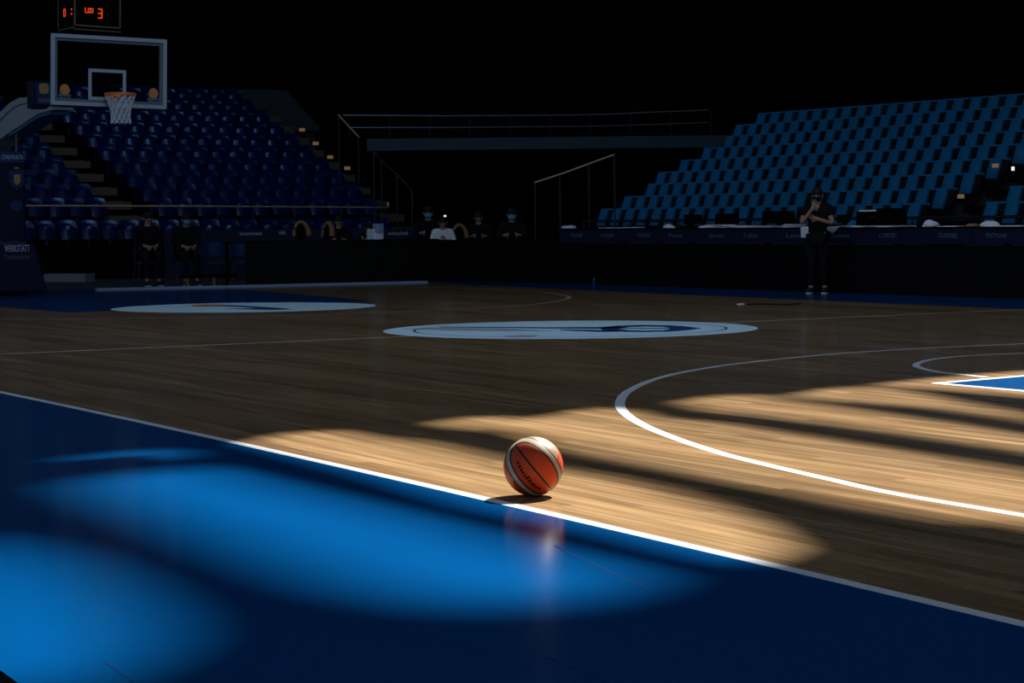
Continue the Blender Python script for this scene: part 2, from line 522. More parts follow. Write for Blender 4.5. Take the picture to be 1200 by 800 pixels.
# seams of the blue mat
for a, b_ in (((380, 702), (570, 768)), ((122, 775), (160, 802)), ((650, 640), (760, 690)), ((640, 770), (720, 802))):
    ribbon('mat_seam', gp([a, b_]), 0.006, 0.0014, M['tape'])

# raised pale edging behind the far baseline
eb = MB()
E0, E1 = gnd(112, 340.5), gnd(500, 331.6)
dv = Vector(E1 - E0); ang = math.atan2(dv.y, dv.x)
eb.box((Vector(E0) + Vector(E1)) / 2 + Vector((0, 0, 0.012)), (dv.length, 0.12, 0.06), Matrix.Rotation(ang, 3, 'Z'))
edge = struct(eb.build('trim_1', M['edge_pale']))

# ------------------------------------------------------------------ shell of the hall
struct(MB().box((-46.0, 6, 8), (0.4, 56, 17)).build('wall_left', M['black']))
struct(MB().box((-8, 33.0, 8), (76, 0.4, 17)).build('wall_back', M['black']))

# sun and roof, its openings shaped to cast the sunlit floor patches ------------------------------------------------------
SUN_EL = math.radians(44.0)
SUN_H = Vector((-0.48, 0.877)).normalized()
ROOF_Z = 16.0
SHIFT = SUN_H * (ROOF_Z / math.tan(SUN_EL))
patches = [
    # on the wood, far right around the key
    [(1020, 451), (1085, 444), (1160, 437.5), (1260, 431), (1420, 431), (1420, 486), (1260, 470), (1200, 464), (1120, 457.5), (1060, 453)],
    [(930, 462), (985, 453.5), (1045, 455), (1085, 463), (1200, 485.5), (1420, 519), (1420, 527), (1200, 491.5), (1100, 478.5), (1010, 471), (945, 466)],
    [(795, 471), (842, 463), (895, 463.5), (925, 470), (1010, 482), (1100, 495), (1200, 511.5), (1420, 547), (1420, 566), (1200, 527), (1090, 511), (985, 497), (900, 487), (830, 480)],
    [(508, 496), (545, 489), (590, 489), (622, 494), (640, 487), (700, 478), (742, 482), (768, 490), (846, 497), (960, 514), (1080, 534), (1200, 553), (1420, 592), (1420, 660), (1200, 613), (1120, 608), (1020, 592),
     (930, 575), (860, 562), (780, 546), (700, 532), (660, 522), (600, 505), (545, 501)],
    # strip along the sideline, on both sides of it
    [(288, 519), (340, 507), (395, 505), (432, 512), (500, 520), (560, 533), (610, 546), (700, 559), (770, 575), (830, 592), (890, 616), (925, 645), (885, 661), (800, 645),
     (700, 621), (620, 605), (560, 593), (500, 576), (430, 555), (360, 537)],
    # on the blue run-off
    [(20, 545), (90, 534), (175, 527), (222, 529), (232, 535), (150, 543), (60, 551)],
    [(95, 566), (150, 556), (230, 549), (300, 546), (365, 555), (430, 572), (500, 591), (570, 613), (640, 632), (700, 645), (745, 668), (735, 690), (690, 702), (620, 708), (540, 704),
     (460, 692), (380, 672), (300, 644), (220, 614), (140, 588)],
    [(-90, 632), (0, 645), (60, 664), (112, 690), (150, 722), (160, 750), (140, 776), (80, 800), (0, 820), (-90, 830)],
]
# near run-off openings sit in an added box above the roof, softening their edges
SOFT_Z = 30.0
SHIFT2 = SUN_H * (SOFT_Z / math.tan(SUN_EL))
roof_polys, soft_polys = [], []
for k, poly in enumerate(patches):
    fp = [Vector(gnd(*a)[:2]) for a in poly]
    if k < 6:
        roof_polys.append([p_ + SHIFT for p_ in fp])
    else:
        soft_polys.append([p_ + SHIFT2 for p_ in fp])
LB = (9.2, 15.6, -12.6, -8.35)                                    # foot of the added box, brought down to the floor along the sun
lb = [Vector((LB[0], LB[2])), Vector((LB[1], LB[2] - 0.35)), Vector((LB[1], LB[3] - 0.25)), Vector((LB[0], LB[3]))]
roof_polys.append([p_ + SHIFT for p_ in lb])
RX0, RX1, RY0, RY1 = -46.2, 23.0, -18.0, 33.2
pts = [Vector((RX0, RY0)), Vector((RX1, RY0)), Vector((RX1, RY1)), Vector((RX0, RY1))]
edges = [(0, 1), (1, 2), (2, 3), (3, 0)]
for poly in roof_polys:
    b0 = len(pts); pts += poly
    edges += [(b0 + i, b0 + (i + 1) % len(poly)) for i in range(len(poly))]
vs, es, fs, *_ = delaunay_2d_cdt(pts, edges, [], 1, 1e-6)
keep = []
for f in fs:
    cc = sum((vs[i] for i in f), Vector((0, 0))) / len(f)
    if not any(inside(cc, poly) for poly in roof_polys): keep.append(tuple(f))
struct(MB().add([(v.x, v.y, ROOF_Z) for v in vs], keep).build('ceiling', M['roofm']))
top_ = [p_ + SHIFT2 for p_ in lb]
pts = list(top_); edges = [(0, 1), (1, 2), (2, 3), (3, 0)]
for poly in soft_polys:
    b0 = len(pts); pts += poly
    edges += [(b0 + i, b0 + (i + 1) % len(poly)) for i in range(len(poly))]
vs, es, fs, *_ = delaunay_2d_cdt(pts, edges, [], 1, 1e-6)
keep = []
for f in fs:
    cc = sum((vs[i] for i in f), Vector((0, 0))) / len(f)
    if inside(cc, top_) and not any(inside(cc, poly) for poly in soft_polys): keep.append(tuple(f))
soft_box = MB().add([(v.x, v.y, SOFT_Z) for v in vs], keep)
low_ = [p_ + SHIFT for p_ in lb]
soft_box.add([(p_.x, p_.y, ROOF_Z) for p_ in low_] + [(p_.x, p_.y, SOFT_Z) for p_ in top_], [(i, (i + 1) % 4, 4 + (i + 1) % 4, 4 + i) for i in range(4)])
struct(soft_box.build('sun_soft_box', M['roofm']))  # unseen box added to blur the sun's patch edges

sun = bpy.data.lights.new('sun', 'SUN'); sun.energy = 18.5; sun.color = (1.0, 0.93, 0.82); sun.angle = math.radians(0.75)
so = bpy.data.objects.new('sun', sun); COL.objects.link(so)
sdir = Vector((SUN_H.x * math.cos(SUN_EL), SUN_H.y * math.cos(SUN_EL), math.sin(SUN_EL)))
so.rotation_euler = sdir.to_track_quat('Z', 'Y').to_euler()
so.location = (0, 0, 20)

world = bpy.data.worlds.new('world'); SC.world = world; world.use_nodes = True
bgn = world.node_tree.nodes['Background']
bgn.inputs['Color'].default_value = (0.54, 0.665, 0.93, 1); bgn.inputs['Strength'].default_value = 0.34


def area(name, loc, target, size, energy, col, sy=None):
    l = bpy.data.lights.new(name, 'AREA'); l.energy = energy; l.color = col; l.size = size
    if sy: l.shape = 'RECTANGLE'; l.size_y = sy
    o_ = bpy.data.objects.new(name, l); COL.objects.link(o_); o_.location = loc
    o_.rotation_euler = (Vector(loc) - Vector(target)).to_track_quat('Z', 'Y').to_euler()
    return o_


area('fill_center', (2, -1, 15.5), (2, -1, 0), 12, 760, (0.62, 0.78, 1.0), 8)  # added fill light over the court, under the closed roof
area('fill_left', (-24, 8, 14.5), (-33, 9, 2), 2.4, 150, (0.25, 0.55, 1.0), 1.0)  # added small blue fill that gives the navy seats their glints

# ------------------------------------------------------------------ the ball
BR = 0.1215
bc = Vector(gnd(625.0, 546.3, BR))
R3, U3, F3 = Vector(cr), Vector(cu), Vector(cf)
view = (Vector(CAM) - bc).normalized()
e3 = (R3 * 0.06 - U3 * 0.13 + view * 0.985).normalized()
e1 = R3 * 0.634 - U3 * 0.774; e1 = (e1 - e3 * e1.dot(e3)).normalized()
e2 = e3.cross(e1)
flipv = 1.0
if e2.dot(R3 * 0.774 + U3 * 0.634) < 0:
    e2 = -e2; flipv = -1.0
# local frame of the ball: x = seam direction, y = across, z = out of the oval panel
ball_rot = Matrix(((e1.x, e2.x, e3.x), (e1.y, e2.y, e3.y), (e1.z, e2.z, e3.z)))
if ball_rot.determinant() < 0:
    e1 = -e1
    ball_rot = Matrix(((e1.x, e2.x, e3.x), (e1.y, e2.y, e3.y), (e1.z, e2.z, e3.z)))
    US = -1.0
else:
    US = 1.0


def ball_material():
    m, nt, b = new_mat('basketball_leather')
    q = NG(nt)
    tc = q.n('ShaderNodeTexCoord')
    nm = q.n('ShaderNodeVectorMath', operation='NORMALIZE'); nt.links.new(tc.outputs['Object'], nm.inputs[0])
    sp = q.n('ShaderNodeSeparateXYZ'); nt.links.new(nm.outputs['Vector'], sp.inputs[0])
    x, y, z = sp.outputs
    x = q.m('MULTIPLY', x, US)
    az = q.m('ABSOLUTE', z)
    u = q.m('ARCTAN2', x, az); v = q.m('ARCSINE', y)
    a2 = q.m('POWER', q.m('DIVIDE', u, 1.27), 2.0); b2 = q.m('POWER', q.m('DIVIDE', v, 0.62), 2.0)
    r = q.m('SQRT', q.m('ADD', a2, b2))
    front = q.m('GREATER_THAN', z, -2.0)
    orange = (0.46, 0.046, 0.006); cream = (0.40, 0.32, 0.225); tan = (0.23, 0.155, 0.09); blk = (0.008, 0.007, 0.007)
    # outer panels: a cream panel on the upper side, orange elsewhere
    cpan = q.m('MULTIPLY', q.m('GREATER_THAN', v, 0.0), q.m('LESS_THAN', u, 0.42))
    col = q.mix(cpan, orange, tan)
    col = q.mix(q.between(r, 1.0, 1.40), col, cream)
    col = q.mix(q.m('LESS_THAN', r, 1.0), col, orange)
    l1 = q.between(r, 0.975, 1.07); l2 = q.between(r, 1.34, 1.44)
    dia = q.m('MULTIPLY', q.m('LESS_THAN', q.m('ABSOLUTE', v), 0.034), q.m('LESS_THAN', r, 1.06))
    cross = q.m('MULTIPLY', q.m('LESS_THAN', q.m('ABSOLUTE', q.m('SUBTRACT', u, 0.43)), 0.022), q.m('GREATER_THAN', r, 1.4))
    ln = q.m('MAXIMUM', q.m('MAXIMUM', l1, l2), q.m('MAXIMUM', dia, cross))
    col = q.mix(ln, col, blk)
    nt.links.new(col, b.inputs['Base Color'])
    b.inputs['Roughness'].default_value = 0.5
    b.inputs['Specular IOR Level'].default_value = 0.25
    vo = q.n('ShaderNodeTexVoronoi'); vo.inputs['Scale'].default_value = 420
    nt.links.new(tc.outputs['Object'], vo.inputs['Vector'])
    bp_ = q.n('ShaderNodeBump'); bp_.inputs['Strength'].default_value = 0.35; bp_.inputs['Distance'].default_value = 0.0006
    hgt = q.m('SUBTRACT', q.m('MULTIPLY', vo.outputs['Distance'], -1.0), q.m('MULTIPLY', ln, 2.0))
    nt.links.new(hgt, bp_.inputs['Height']); nt.links.new(bp_.outputs['Normal'], b.inputs['Normal'])
    return m


bmb = bmesh.new(); bmesh.ops.create_icosphere(bmb, subdivisions=5, radius=BR)
me = bpy.data.meshes.new('basketball'); bmb.to_mesh(me); bmb.free()
for p_ in me.polygons: p_.use_smooth = True
me.materials.append(ball_material())
ball = bpy.data.objects.new('basketball', me); COL.objects.link(ball)
ball.matrix_world = Matrix.Translation(bc) @ ball_rot.to_4x4()
tag(ball, 'orange and cream basketball resting on the wood just inside the white sideline', 'basketball')


def wrap_text(string, height, u0, u1, vc, m, bend=0.0):
    t = text_mesh(string, 1.0, depth=0.0, res=4, align='LEFT', off=0.02)
    xs_ = [v.co.x for v in t.vertices]; ysl = [v.co.y for v in t.vertices]
    x0, x1, y0, y1 = min(xs_), max(xs_), min(ysl), max(ysl)
    bm_ = bmesh.new(); bm_.from_mesh(t)
    bmesh.ops.triangulate(bm_, faces=bm_.faces)
    bmesh.ops.subdivide_edges(bm_, edges=bm_.edges, cuts=1)
    for v in bm_.verts:
        s_ = (v.co.x - x0) / (x1 - x0); h_ = (v.co.y - y0) / (y1 - y0) - 0.5
        uu = u0 + (u1 - u0) * s_
        vv = vc + bend * ((s_ - 0.5) * 2) ** 2 + h_ * height
        cv = math.cos(vv)
        v.co = Vector((US * math.sin(uu) * cv, math.sin(vv), math.cos(uu) * cv)) * (BR * 1.003)
    t2 = bpy.data.meshes.new('lettering'); bm_.to_mesh(t2); bm_.free()
    t2.materials.append(m)
    o_ = bpy.data.objects.new('lettering', t2); COL.objects.link(o_); o_.parent = ball
    o_['label'] = 'black script lettering along the orange panel'
    return o_


wrap_text('molten', 0.17, -0.62, 0.72, -0.36, M['black'], bend=0.10)
wrap_text('OFFICIAL GAME BALL', 0.09, -0.2, 0.95, -1.02, M['black'], bend=0.1)

# ------------------------------------------------------------------ basket unit at the far end
BY, BRL = math.radians(-2.81), math.radians(-1.42)
BC = Vector((-12.798, 0.004, 3.435))
bx = Vector((-math.sin(BY), math.cos(BY), 0)); bn = Vector((math.cos(BY), math.sin(BY), 0)); bz = Vector((0, 0, 1))
sx = bx * math.cos(BRL) + bz * math.sin(BRL); sz = bz * math.cos(BRL) - bx * math.sin(BRL)
goal = thing('basketball_hoop', 'wheeled basketball hoop with glass backboard and navy padded base, far left', 'basketball hoop', (-16.6, 0, 0))
GL = Vector(goal.location)


def L(p_): return Vector(p_) - GL


BM = Matrix(((sx.x, sz.x, bn.x), (sx.y, sz.y, bn.y), (sx.z, sz.z, bn.z)))   # board local: x across, y up, z out


def bpt(a, b_, c_=0.0): return L(BC + sx * a + sz * b_ + bn * c_)


glass = MB(); glass.box(bpt(0, 0, -0.015), (1.74, 1.0, 0.015), BM)
bb = glass.build('backboard', M['glass'], goal)


def frame_ring(w2, h2, t, z, d, name, m, par):
    f_ = MB()
    f_.box(bpt(0, h2 - t / 2, z), (2 * w2, t, d), BM); f_.box(bpt(0, -h2 + t / 2, z), (2 * w2, t, d), BM)
    f_.box(bpt(-w2 + t / 2, 0, z), (t, 2 * h2 - 2 * t, d), BM); f_.box(bpt(w2 - t / 2, 0, z), (t, 2 * h2 - 2 * t, d), BM)
    return f_.build(name, m, par)


frame_ring(0.905, 0.53, 0.055, 0.0, 0.045, 'frame', M['board_white'], bb)
frame_ring(0.85, 0.475, 0.045, -0.03, 0.05, 'frame_channel', M['board_inner'], bb)
tgt = MB()
for a, b_, w_, h_ in ((-.03, .01, .59, .05), (-.03, -.41, .59, .05), (-.30, -.20, .05, .37), (.24, -.20, .05, .37)):
    tgt.box(bpt(a, b_, -0.004), (w_, h_, 0.006), BM)
tgt.build('target_rectangle', M['board_white'], bb)
for s_ in (-0.69, 0.70):
    em = MB()
    em.prism([(0.075 * math.cos(2 * PI * i / 20), 0.085 * math.sin(2 * PI * i / 20)) for i in range(20)], -0.003, 0.003, BM, bpt(s_, -0.30, -0.003))
    em.build('board_emblem', M['rim'] if False else M['paint_orange'], bb)
    em = MB(); em.box(bpt(s_, -0.385, -0.003), (0.19, 0.035, 0.006), BM); em.box(bpt(s_, -0.43, -0.003), (0.19, 0.03, 0.006), BM)
    em.build('board_emblem', M['letter_dim'], bb)
pad_ = MB()
pad_.box(bpt(0, -0.545, -0.02), (1.78, 0.03, 0.05), BM)
pad_.build('board_padding', M['navy'], bb)
# rim, net
RC = BC + bn * 0.49; RC.z = 3.075
rimb = MB()
rimb.tube([L(RC + Vector((0.2286 * math.cos(2 * PI * i / 40), 0.2286 * math.sin(2 * PI * i / 40), 0))) for i in range(40)], 0.014, 8, closed=True)
rimb.box(L(RC - bn * 0.33 + Vector((0, 0, -0.03))), (0.18, 0.10, 0.22), BM)
rimb.box(L(RC - bn * 0.27 + Vector((0, 0, -0.015))), (0.13, 0.03, 0.20), BM)
rim = rimb.build('rim', M['rim'], goal, smooth=False)
hk = MB()
for i in range(12):
    a = 2 * PI * i / 12
    hk.tube([L(RC + Vector((0.2286 * math.cos(a), 0.2286 * math.sin(a), -0.005))), L(RC + Vector((0.224 * math.cos(a), 0.224 * math.sin(a), -0.045)))], 0.006, 6)
hk.build('net_hooks', M['rim'], rim)
nb = MB()
prof = [(-0.03, 0.222), (-0.12, 0.185), (-0.20, 0.158), (-0.28, 0.142), (-0.36, 0.140), (-0.44, 0.150)]


def npt(k, j):
    z_, r_ = prof[j]; a = 2 * PI * (k + 0.5 * (j % 2)) / 12
    return L(RC + Vector((r_ * math.cos(a), r_ * math.sin(a), z_)))


for k in range(12):
    for j in range(len(prof) - 1):
        if j % 2 == 0:
            nb.tube([npt(k, j), npt(k, j + 1)], 0.0085, 5); nb.tube([npt(k, j), npt((k - 1) % 12, j + 1)], 0.0085, 5)
        else:
            nb.tube([npt(k, j), npt(k, j + 1)], 0.0085, 5); nb.tube([npt(k, j), npt((k + 1) % 12, j + 1)], 0.0085, 5)
nb.build('net', M['net'], goal)


# arm: side profile in the plane y = 0 as seen from the left, measured in the photograph
def armpt(x, y, yy=-0.17): return onplane(x, y, (0, 1, 0), yy)


prof_a = [(62, 122.5), (53, 128), (36, 128.5), (36, 113.5), (22, 114.5), (12, 120), (0, 131), (-22, 156), (-52, 196), (-52, 226), (-20, 186), (-6, 170), (0, 163), (7, 158), (14, 153), (24, 147), (34, 140), (44, 133.5), (62, 128.5)]
PA = [armpt(*a) for a in prof_a]
arm = MB()
n = len(PA)
arm.add([L((p_[0], -0.17, p_[2])) for p_ in PA] + [L((p_[0], 0.17, p_[2])) for p_ in PA],
        [tuple(range(n)), tuple(range(2 * n - 1, n - 1, -1))] + [(i, n + i, n + (i + 1) % n, (i + 1) % n) for i in range(n)])
armo = arm.build('arm', M['arm'], goal)
gr = MB(); gl = [armpt(*a) for a in ((34, 121.2), (27, 121.5), (18, 125), (8, 133), (0, 142), (-12, 156))]
gr.tube([L((p_[0], -0.175, p_[2])) for p_ in gl], 0.012, 6); gr.build('arm_groove', M['board_inner'], armo)
up_ = [armpt(*a) for a in ((10, 157.5), (14, 154.5), (24, 148.5), (34, 141.5), (44, 135), (58, 130.5))]
un = MB()
un.add([L((p_[0], -0.172, p_[2])) for p_ in up_] + [L((p_[0], -0.172, p_[2] - 0.045)) for p_ in up_] + [L((p_[0], 0.172, p_[2])) for p_ in up_] + [L((p_[0], 0.172, p_[2] - 0.045)) for p_ in up_],
       [(i, i + 1, 6 + i + 1, 6 + i) for i in range(5)] + [(12 + i, 18 + i, 18 + i + 1, 12 + i + 1) for i in range(5)] + [(6 + i, 6 + i + 1, 18 + i + 1, 18 + i) for i in range(5)] + [(0, 6, 18, 12), (5, 17, 23, 11)])
un.build('arm_padding', M['arm_under'], armo)
# bracket to the board
br = MB(); br.box(bpt(0, -0.36, -0.14), (0.34, 0.30, 0.22), BM); br.build('bracket', M['black'], goal)
# braces between arm and mast
bz_ = MB()
for dy in (-0.12, 0.12):
    bz_.tube([L(armpt(19.5, 152, dy)), L(armpt(19.5, 186, dy))], 0.025, 8)
    bz_.tube([L(armpt(7, 184, dy)), L(armpt(14, 168, dy))], 0.02, 8)
bz_.build('brace', M['bronze'], goal)

# mast pad and base, facing the court
MX = -16.05                                                   # front plane of the mast pad


def fpt(x, y): return onplane(x, y, (1, 0, 0), MX)


a_, b_ = fpt(30, 192), fpt(27, 284)
my1 = a_[1]; mz1 = a_[2] + 0.02; my0 = my1 - 1.05
mast = MB().rbox(L((MX - 0.35, (my0 + my1) / 2, (0.85 + mz1) / 2)), (0.7, my1 - my0, mz1 - 0.85), 0.05)
masto = mast.build('mast_padding', M['navy'], goal)
capm = MB(); capm.box(L((MX - 0.33, (my0 + my1) / 2, mz1 + 0.09)), (0.70, my1 - my0 - 0.02, 0.18), None, 0.86)
capo = capm.build('mast_cap', M['navy_bright'], goal)
lettering('CONSTRUKTA', 0.10, M['letter'], capo, basis(L((MX + 0.005, fpt(14.5, 185.5)[1], mz1 + 0.085)), (0, 1, 0), (-0.19, 0, 1)), width=0.36)
# crest: shield on the mast pad
c1 = fpt(19.5, 210)
sh = [(-.13, .15), (.13, .15), (.13, -.02), (.09, -.11), (0, -.17), (-.09, -.11), (-.13, -.02)]
SM = Matrix(((0, 0, 1), (1, 0, 0), (0, 1, 0)))
MB().prism(sh, 0, 0.008, SM, L((MX, c1[1], c1[2]))).build('crest', M['navy_bright'], masto)
MB().prism([(-.05, .08), (.06, .08), (.06, -.04), (0, -.10), (-.05, -.05)], 0.008, 0.014, SM, L((MX, c1[1], c1[2]))).build('crest_figure', M['gold'], masto)
MB().prism([(-.05, .17), (-.02, .20), (.02, .20), (.05, .17)], 0.0, 0.012, SM, L((MX, c1[1], c1[2]))).build('crest_crown', M['gold'], masto)
c2 = fpt(19, 241)
MB().prism([(-.09, .05), (0, .10), (.10, .06), (.11, -.04), (.03, -.11), (-.06, -.07), (-.11, -.01)], 0, 0.008, SM, L((MX, c2[1], c2[2]))).build('round_emblem', M['navy_bright'], masto)
BX = -15.7
t_, u_ = onplane(43, 286, (1, 0, 0), BX), onplane(56, 342, (1, 0, 0), BX)
bz1 = t_[2]; by1t, by1b = t_[1], u_[1]
bas = MB()
yl = by1b - 2.0
vsb = []
for xx, dy in ((BX, 0.0), (BX - 2.0, 0.0)):
    vsb += [(xx, yl, 0.06), (xx, by1b, 0.06), (xx - (0.08 if xx == BX else 0), by1t, bz1), (xx - (0.08 if xx == BX else 0), yl + 0.18, bz1)]
bas.add([L(v) for v in vsb], [(0, 1, 2, 3), (7, 6, 5, 4), (0, 4, 5, 1), (1, 5, 6, 2), (2, 6, 7, 3), (3, 7, 4, 0)])
baso = bas.build('base_padding', M['navy'], goal, bevel=0.03)
for yy in (yl + 0.3, by1b - 0.3):
    for xx in (BX - 0.25, BX - 1.7):
        wh = MB(); wh.tube([L((xx, yy - 0.03, 0.045)), L((xx, yy + 0.03, 0.045))], 0.045, 14)
        wh.build('wheel', M['black'], goal)
for s_, sz_, yy, xx, wd in (('Pumpen & Motoren', 0.09, 284.6, 16, 0.42), ('WERKSTATT', 0.16, 291.5, 21, 0.42), ('Kundendienst', 0.12, 301, 21, 0.42)):
    q_ = onplane(xx, yy, (1, 0, 0), BX - 0.03)
    q_[0] = BX - 0.08 * (q_[2] / bz1) + 0.012
    lettering(s_, sz_, M['letter'] if sz_ > 0.13 else M['letter_dim'], baso, basis(L(q_), (0, 1, 0), (-0.09, 0, 1)), width=wd)
# small screen on the goal arm
q0 = onplane(49, 111, (1, 0, 0), onplane(49, 128.4, (0, 1, 0), 0.0)[0])
D0 = L((q0[0], q0[1], q0[2]))
dsp = MB().box(D0, (0.30, 0.40, 0.44)).build('arm_display', M['navy'], goal, bevel=0.01)
dsp['label'] = 'small navy display box mounted on the arm'
MB().box(D0 + Vector((0.152, -0.03, 0.01)), (0.012, 0.24, 0.34)).build('screen', M['navy_bright'], dsp)
MB().rbox(D0 + Vector((0.160, -0.02, 0.09)), (0.16, 0.17, 0.006), 0.05, 4, Matrix(((0, 0, 1), (1, 0, 0), (0, 1, 0)))).build('picture', M['gold'], dsp)
MB().box(D0 + Vector((0.160, -0.02, -0.10)), (0.006, 0.19, 0.06)).build('picture', M['letter_dim'], dsp)

# shot clock above the board
CX = -12.95
k0, k1 = onplane(88, 27.0, (1, 0, 0), CX), onplane(141, 32.5, (1, 0, 0), CX)
cyc = (k0[1] + k1[1]) / 2; cw = k1[1] - k0[1]; cz0 = k0[2] - 0.04; chh = 0.66
clock = thing('shot_clock', 'black shot clock cube with orange digits above the left backboard', 'shot clock', (CX - 0.35, cyc, cz0))
KR = Matrix.Rotation(math.radians(-1.6), 3, 'X')
cb_ = MB(); cb_.box((0, 0, chh / 2), (0.70, cw, chh), KR); cb_.build('housing', M['black'], clock)
fe = MB()
for yy in (-cw / 2, cw / 2): fe.box(KR @ Vector((0.352, yy, 0)) + Vector((0, 0, chh / 2)), (0.018, 0.022, chh + 0.02), KR)
fe.box(KR @ Vector((0.352, 0, -chh / 2)) + Vector((0, 0, chh / 2)), (0.018, cw, 0.02), KR); fe.box(KR @ Vector((0.352, 0, -chh / 2 - 0.06)) + Vector((0, 0, chh / 2)), (0.018, cw + 0.04, 0.015), KR)
fe.box(KR @ Vector((-0.35, -cw / 2 - 0.003, 0)) + Vector((0, 0, chh / 2)), (0.02, 0.012, chh), KR)
fe.box(KR @ Vector((0, -cw / 2 - 0.003, -chh / 2 - 0.03)) + Vector((0, 0, chh / 2)), (0.7, 0.014, 0.016), KR)
fe.build('edge_trim', M['bronze'], clock)
SEG = {'0': 'abcdef', '1': 'bc', '3': 'abgcd', '8': 'abcdefg', 'L': 'fed', 'o': 'cdeg', '2': 'abged'}


def digit(ch, w_, h_, t=0.014):
    d_ = MB()
    S = {'a': ((0, h_ / 2), (w_, t)), 'd': ((0, -h_ / 2), (w_, t)), 'g': ((0, 0), (w_, t)), 'f': ((-w_ / 2, h_ / 4), (t, h_ / 2)), 'b': ((w_ / 2, h_ / 4), (t, h_ / 2)), 'e': ((-w_ / 2, -h_ / 4), (t, h_ / 2)), 'c': ((w_ / 2, -h_ / 4), (t, h_ / 2))}
    for s_ in SEG[ch]:
        (a, b2_), (p_, q_) = S[s_]
        d_.box((a, b2_, 0), (p_, q_, 0.006))
    return d_


def put_digit(ch, w_, h_, px_, py_, face, t=0.014):
    d_ = digit(ch, w_, h_, t)
    if face == 'front':
        P_ = onplane(px_, py_, (1, 0, 0), CX + 0.006); B_ = basis(Vector(P_) - Vector(clock.location), (0, 1, -0.03), (0, 0, 1))
    else:
        yv = cyc - cw / 2 - 0.006
        P_ = onplane(px_, py_, (0, 1, 0), yv); B_ = basis(Vector(P_) - Vector(clock.location), (1, 0, 0), (0, 0, 1))
    d_.v = [tuple(B_ @ Vector(v)) for v in d_.v]
    o_ = d_.build('digit', M['led'], clock); return o_


put_digit('L', 0.045, 0.075, 101.7, 11.8, 'front'); put_digit('0', 0.035, 0.06, 104.8, 12.3, 'front'); put_digit('0', 0.035, 0.06, 107.6, 12.4, 'front')
put_digit('3', 0.062, 0.135, 117.2, 15.9, 'front', 0.018)
put_digit('0', 0.07, 0.10, 75.6, 15.0, 'side', 0.018)
dd = MB()
for yy in (10.8, 16.2): dd.box(Vector(onplane(83.8, yy, (0, 1, 0), cyc - cw / 2 - 0.006)) - Vector(clock.location), (0.03, 0.006, 0.026))
dd.build('digit', M['led'], clock)
stc = MB(); stc.tube([(0.1, 0, 0.0), (0.1, 0, -0.25)], 0.02, 8); stc.build('support', M['black'], clock)

# ------------------------------------------------------------------ right stand (pale covered seats)
RS_X0, RS_Y0, RS_Z0, RS_DY, RS_DZ = -21.352, 14.47, 1.372, 0.549, 0.268
ter = MB()
for i in range(9):
    y0 = RS_Y0 - 0.30 + i * RS_DY; z1 = RS_Z0 - 0.60 + i * RS_DZ
    ter.box(((-21.5 + 3.0) / 2, y0 + (RS_DY if i < 8 else 1.2) / 2, (z1 - 0.05) / 2), (24.5, RS_DY if i < 8 else 1.2, z1 + 0.05))
struct(ter.build('stand_terrace', M['concrete']))
bw = MB(); bw.box((-9.2, RS_Y0 + 9 * RS_DY + 0.9, 3.1), (24.6, 0.3, 6.4)); struct(bw.build('wall_stand', M['black']))


def pale_seat():
    """faces -y; origin on the terrace under the seat, top of the back at z = 0.60"""
    sh_ = MB()
    lean = Matrix.Rotation(math.radians(-20), 3, 'X')
    sh_.box((0, 0.075, 0.40), (0.46, 0.035, 0.36), lean)
    sh_.box((0, 0.05, 0.13), (0.05, 0.05, 0.26)); sh_.box((0, 0.05, 0.012), (0.16, 0.12, 0.024))
    for s_ in (-0.215, 0.215): sh_.box((s_, 0.02, 0.34), (0.02, 0.10, 0.16), lean)
    o_ = sh_.build('arena_seat', M['seat_gap_shade'])
    cv = MB()
    # roll of cloth along the top edge
    cv.box((0, 0.135, 0.575), (0.48, 0.07, 0.035), lean)
    # cover of the tipped-up seat, a gently bowed panel
    cols, rows_ = 7, 6; vs_ = []
    for sgn in (0, 1):
        for j in range(rows_ + 1):
            for i_ in range(cols + 1):
                x_ = (i_ / cols - 0.5); z_ = j / rows_
                wdt = 0.255 + 0.03 * math.sin(PI * z_)
                p_ = lean @ Vector((x_ * wdt, (-0.055 - 0.035 * math.cos(PI * x_) * math.sin(PI * min(1, z_ * 1.05))) if sgn == 0 else 0.0, (z_ - 0.5) * 0.37))
                vs_.append(p_ + Vector((-0.06, 0.062, 0.385)))
    fs_ = []
    N_ = (cols + 1) * (rows_ + 1)
    for j in range(rows_):
        for i_ in range(cols):
            a = j * (cols + 1) + i_
            fs_.append((a, a + 1, a + cols + 2, a + cols + 1)); fs_.append((N_ + a, N_ + a + cols + 1, N_ + a + cols + 2, N_ + a + 1))
    rim_ = [i_ for i_ in range(cols + 1)] + [(j + 1) * (cols + 1) - 1 for j in range(1, rows_ + 1)] + [rows_ * (cols + 1) + i_ for i_ in range(cols - 1, -1, -1)] + [j * (cols + 1) for j in range(rows_ - 1, 0, -1)]
    for k in range(len(rim_)):
        a, b2_ = rim_[k], rim_[(k + 1) % len(rim_)]
        fs_.append((a, N_ + a, N_ + b2_, b2_))
    cv.add(vs_, fs_)
    c_ = cv.build('seat_cover', M['seat_pale'], o_)
    c_['label'] = 'pale blue cloth cover'
    return o_


seat0 = pale_seat(); used = False


def copy_seat(src, loc, rz=0.0):
    r_ = src.copy(); COL.objects.link(r_)
    for ch in src.children:
        c_ = ch.copy(); COL.objects.link(c_); c_.parent = r_
    r_.location = loc; r_.rotation_euler = (0, 0, rz)
    return r_


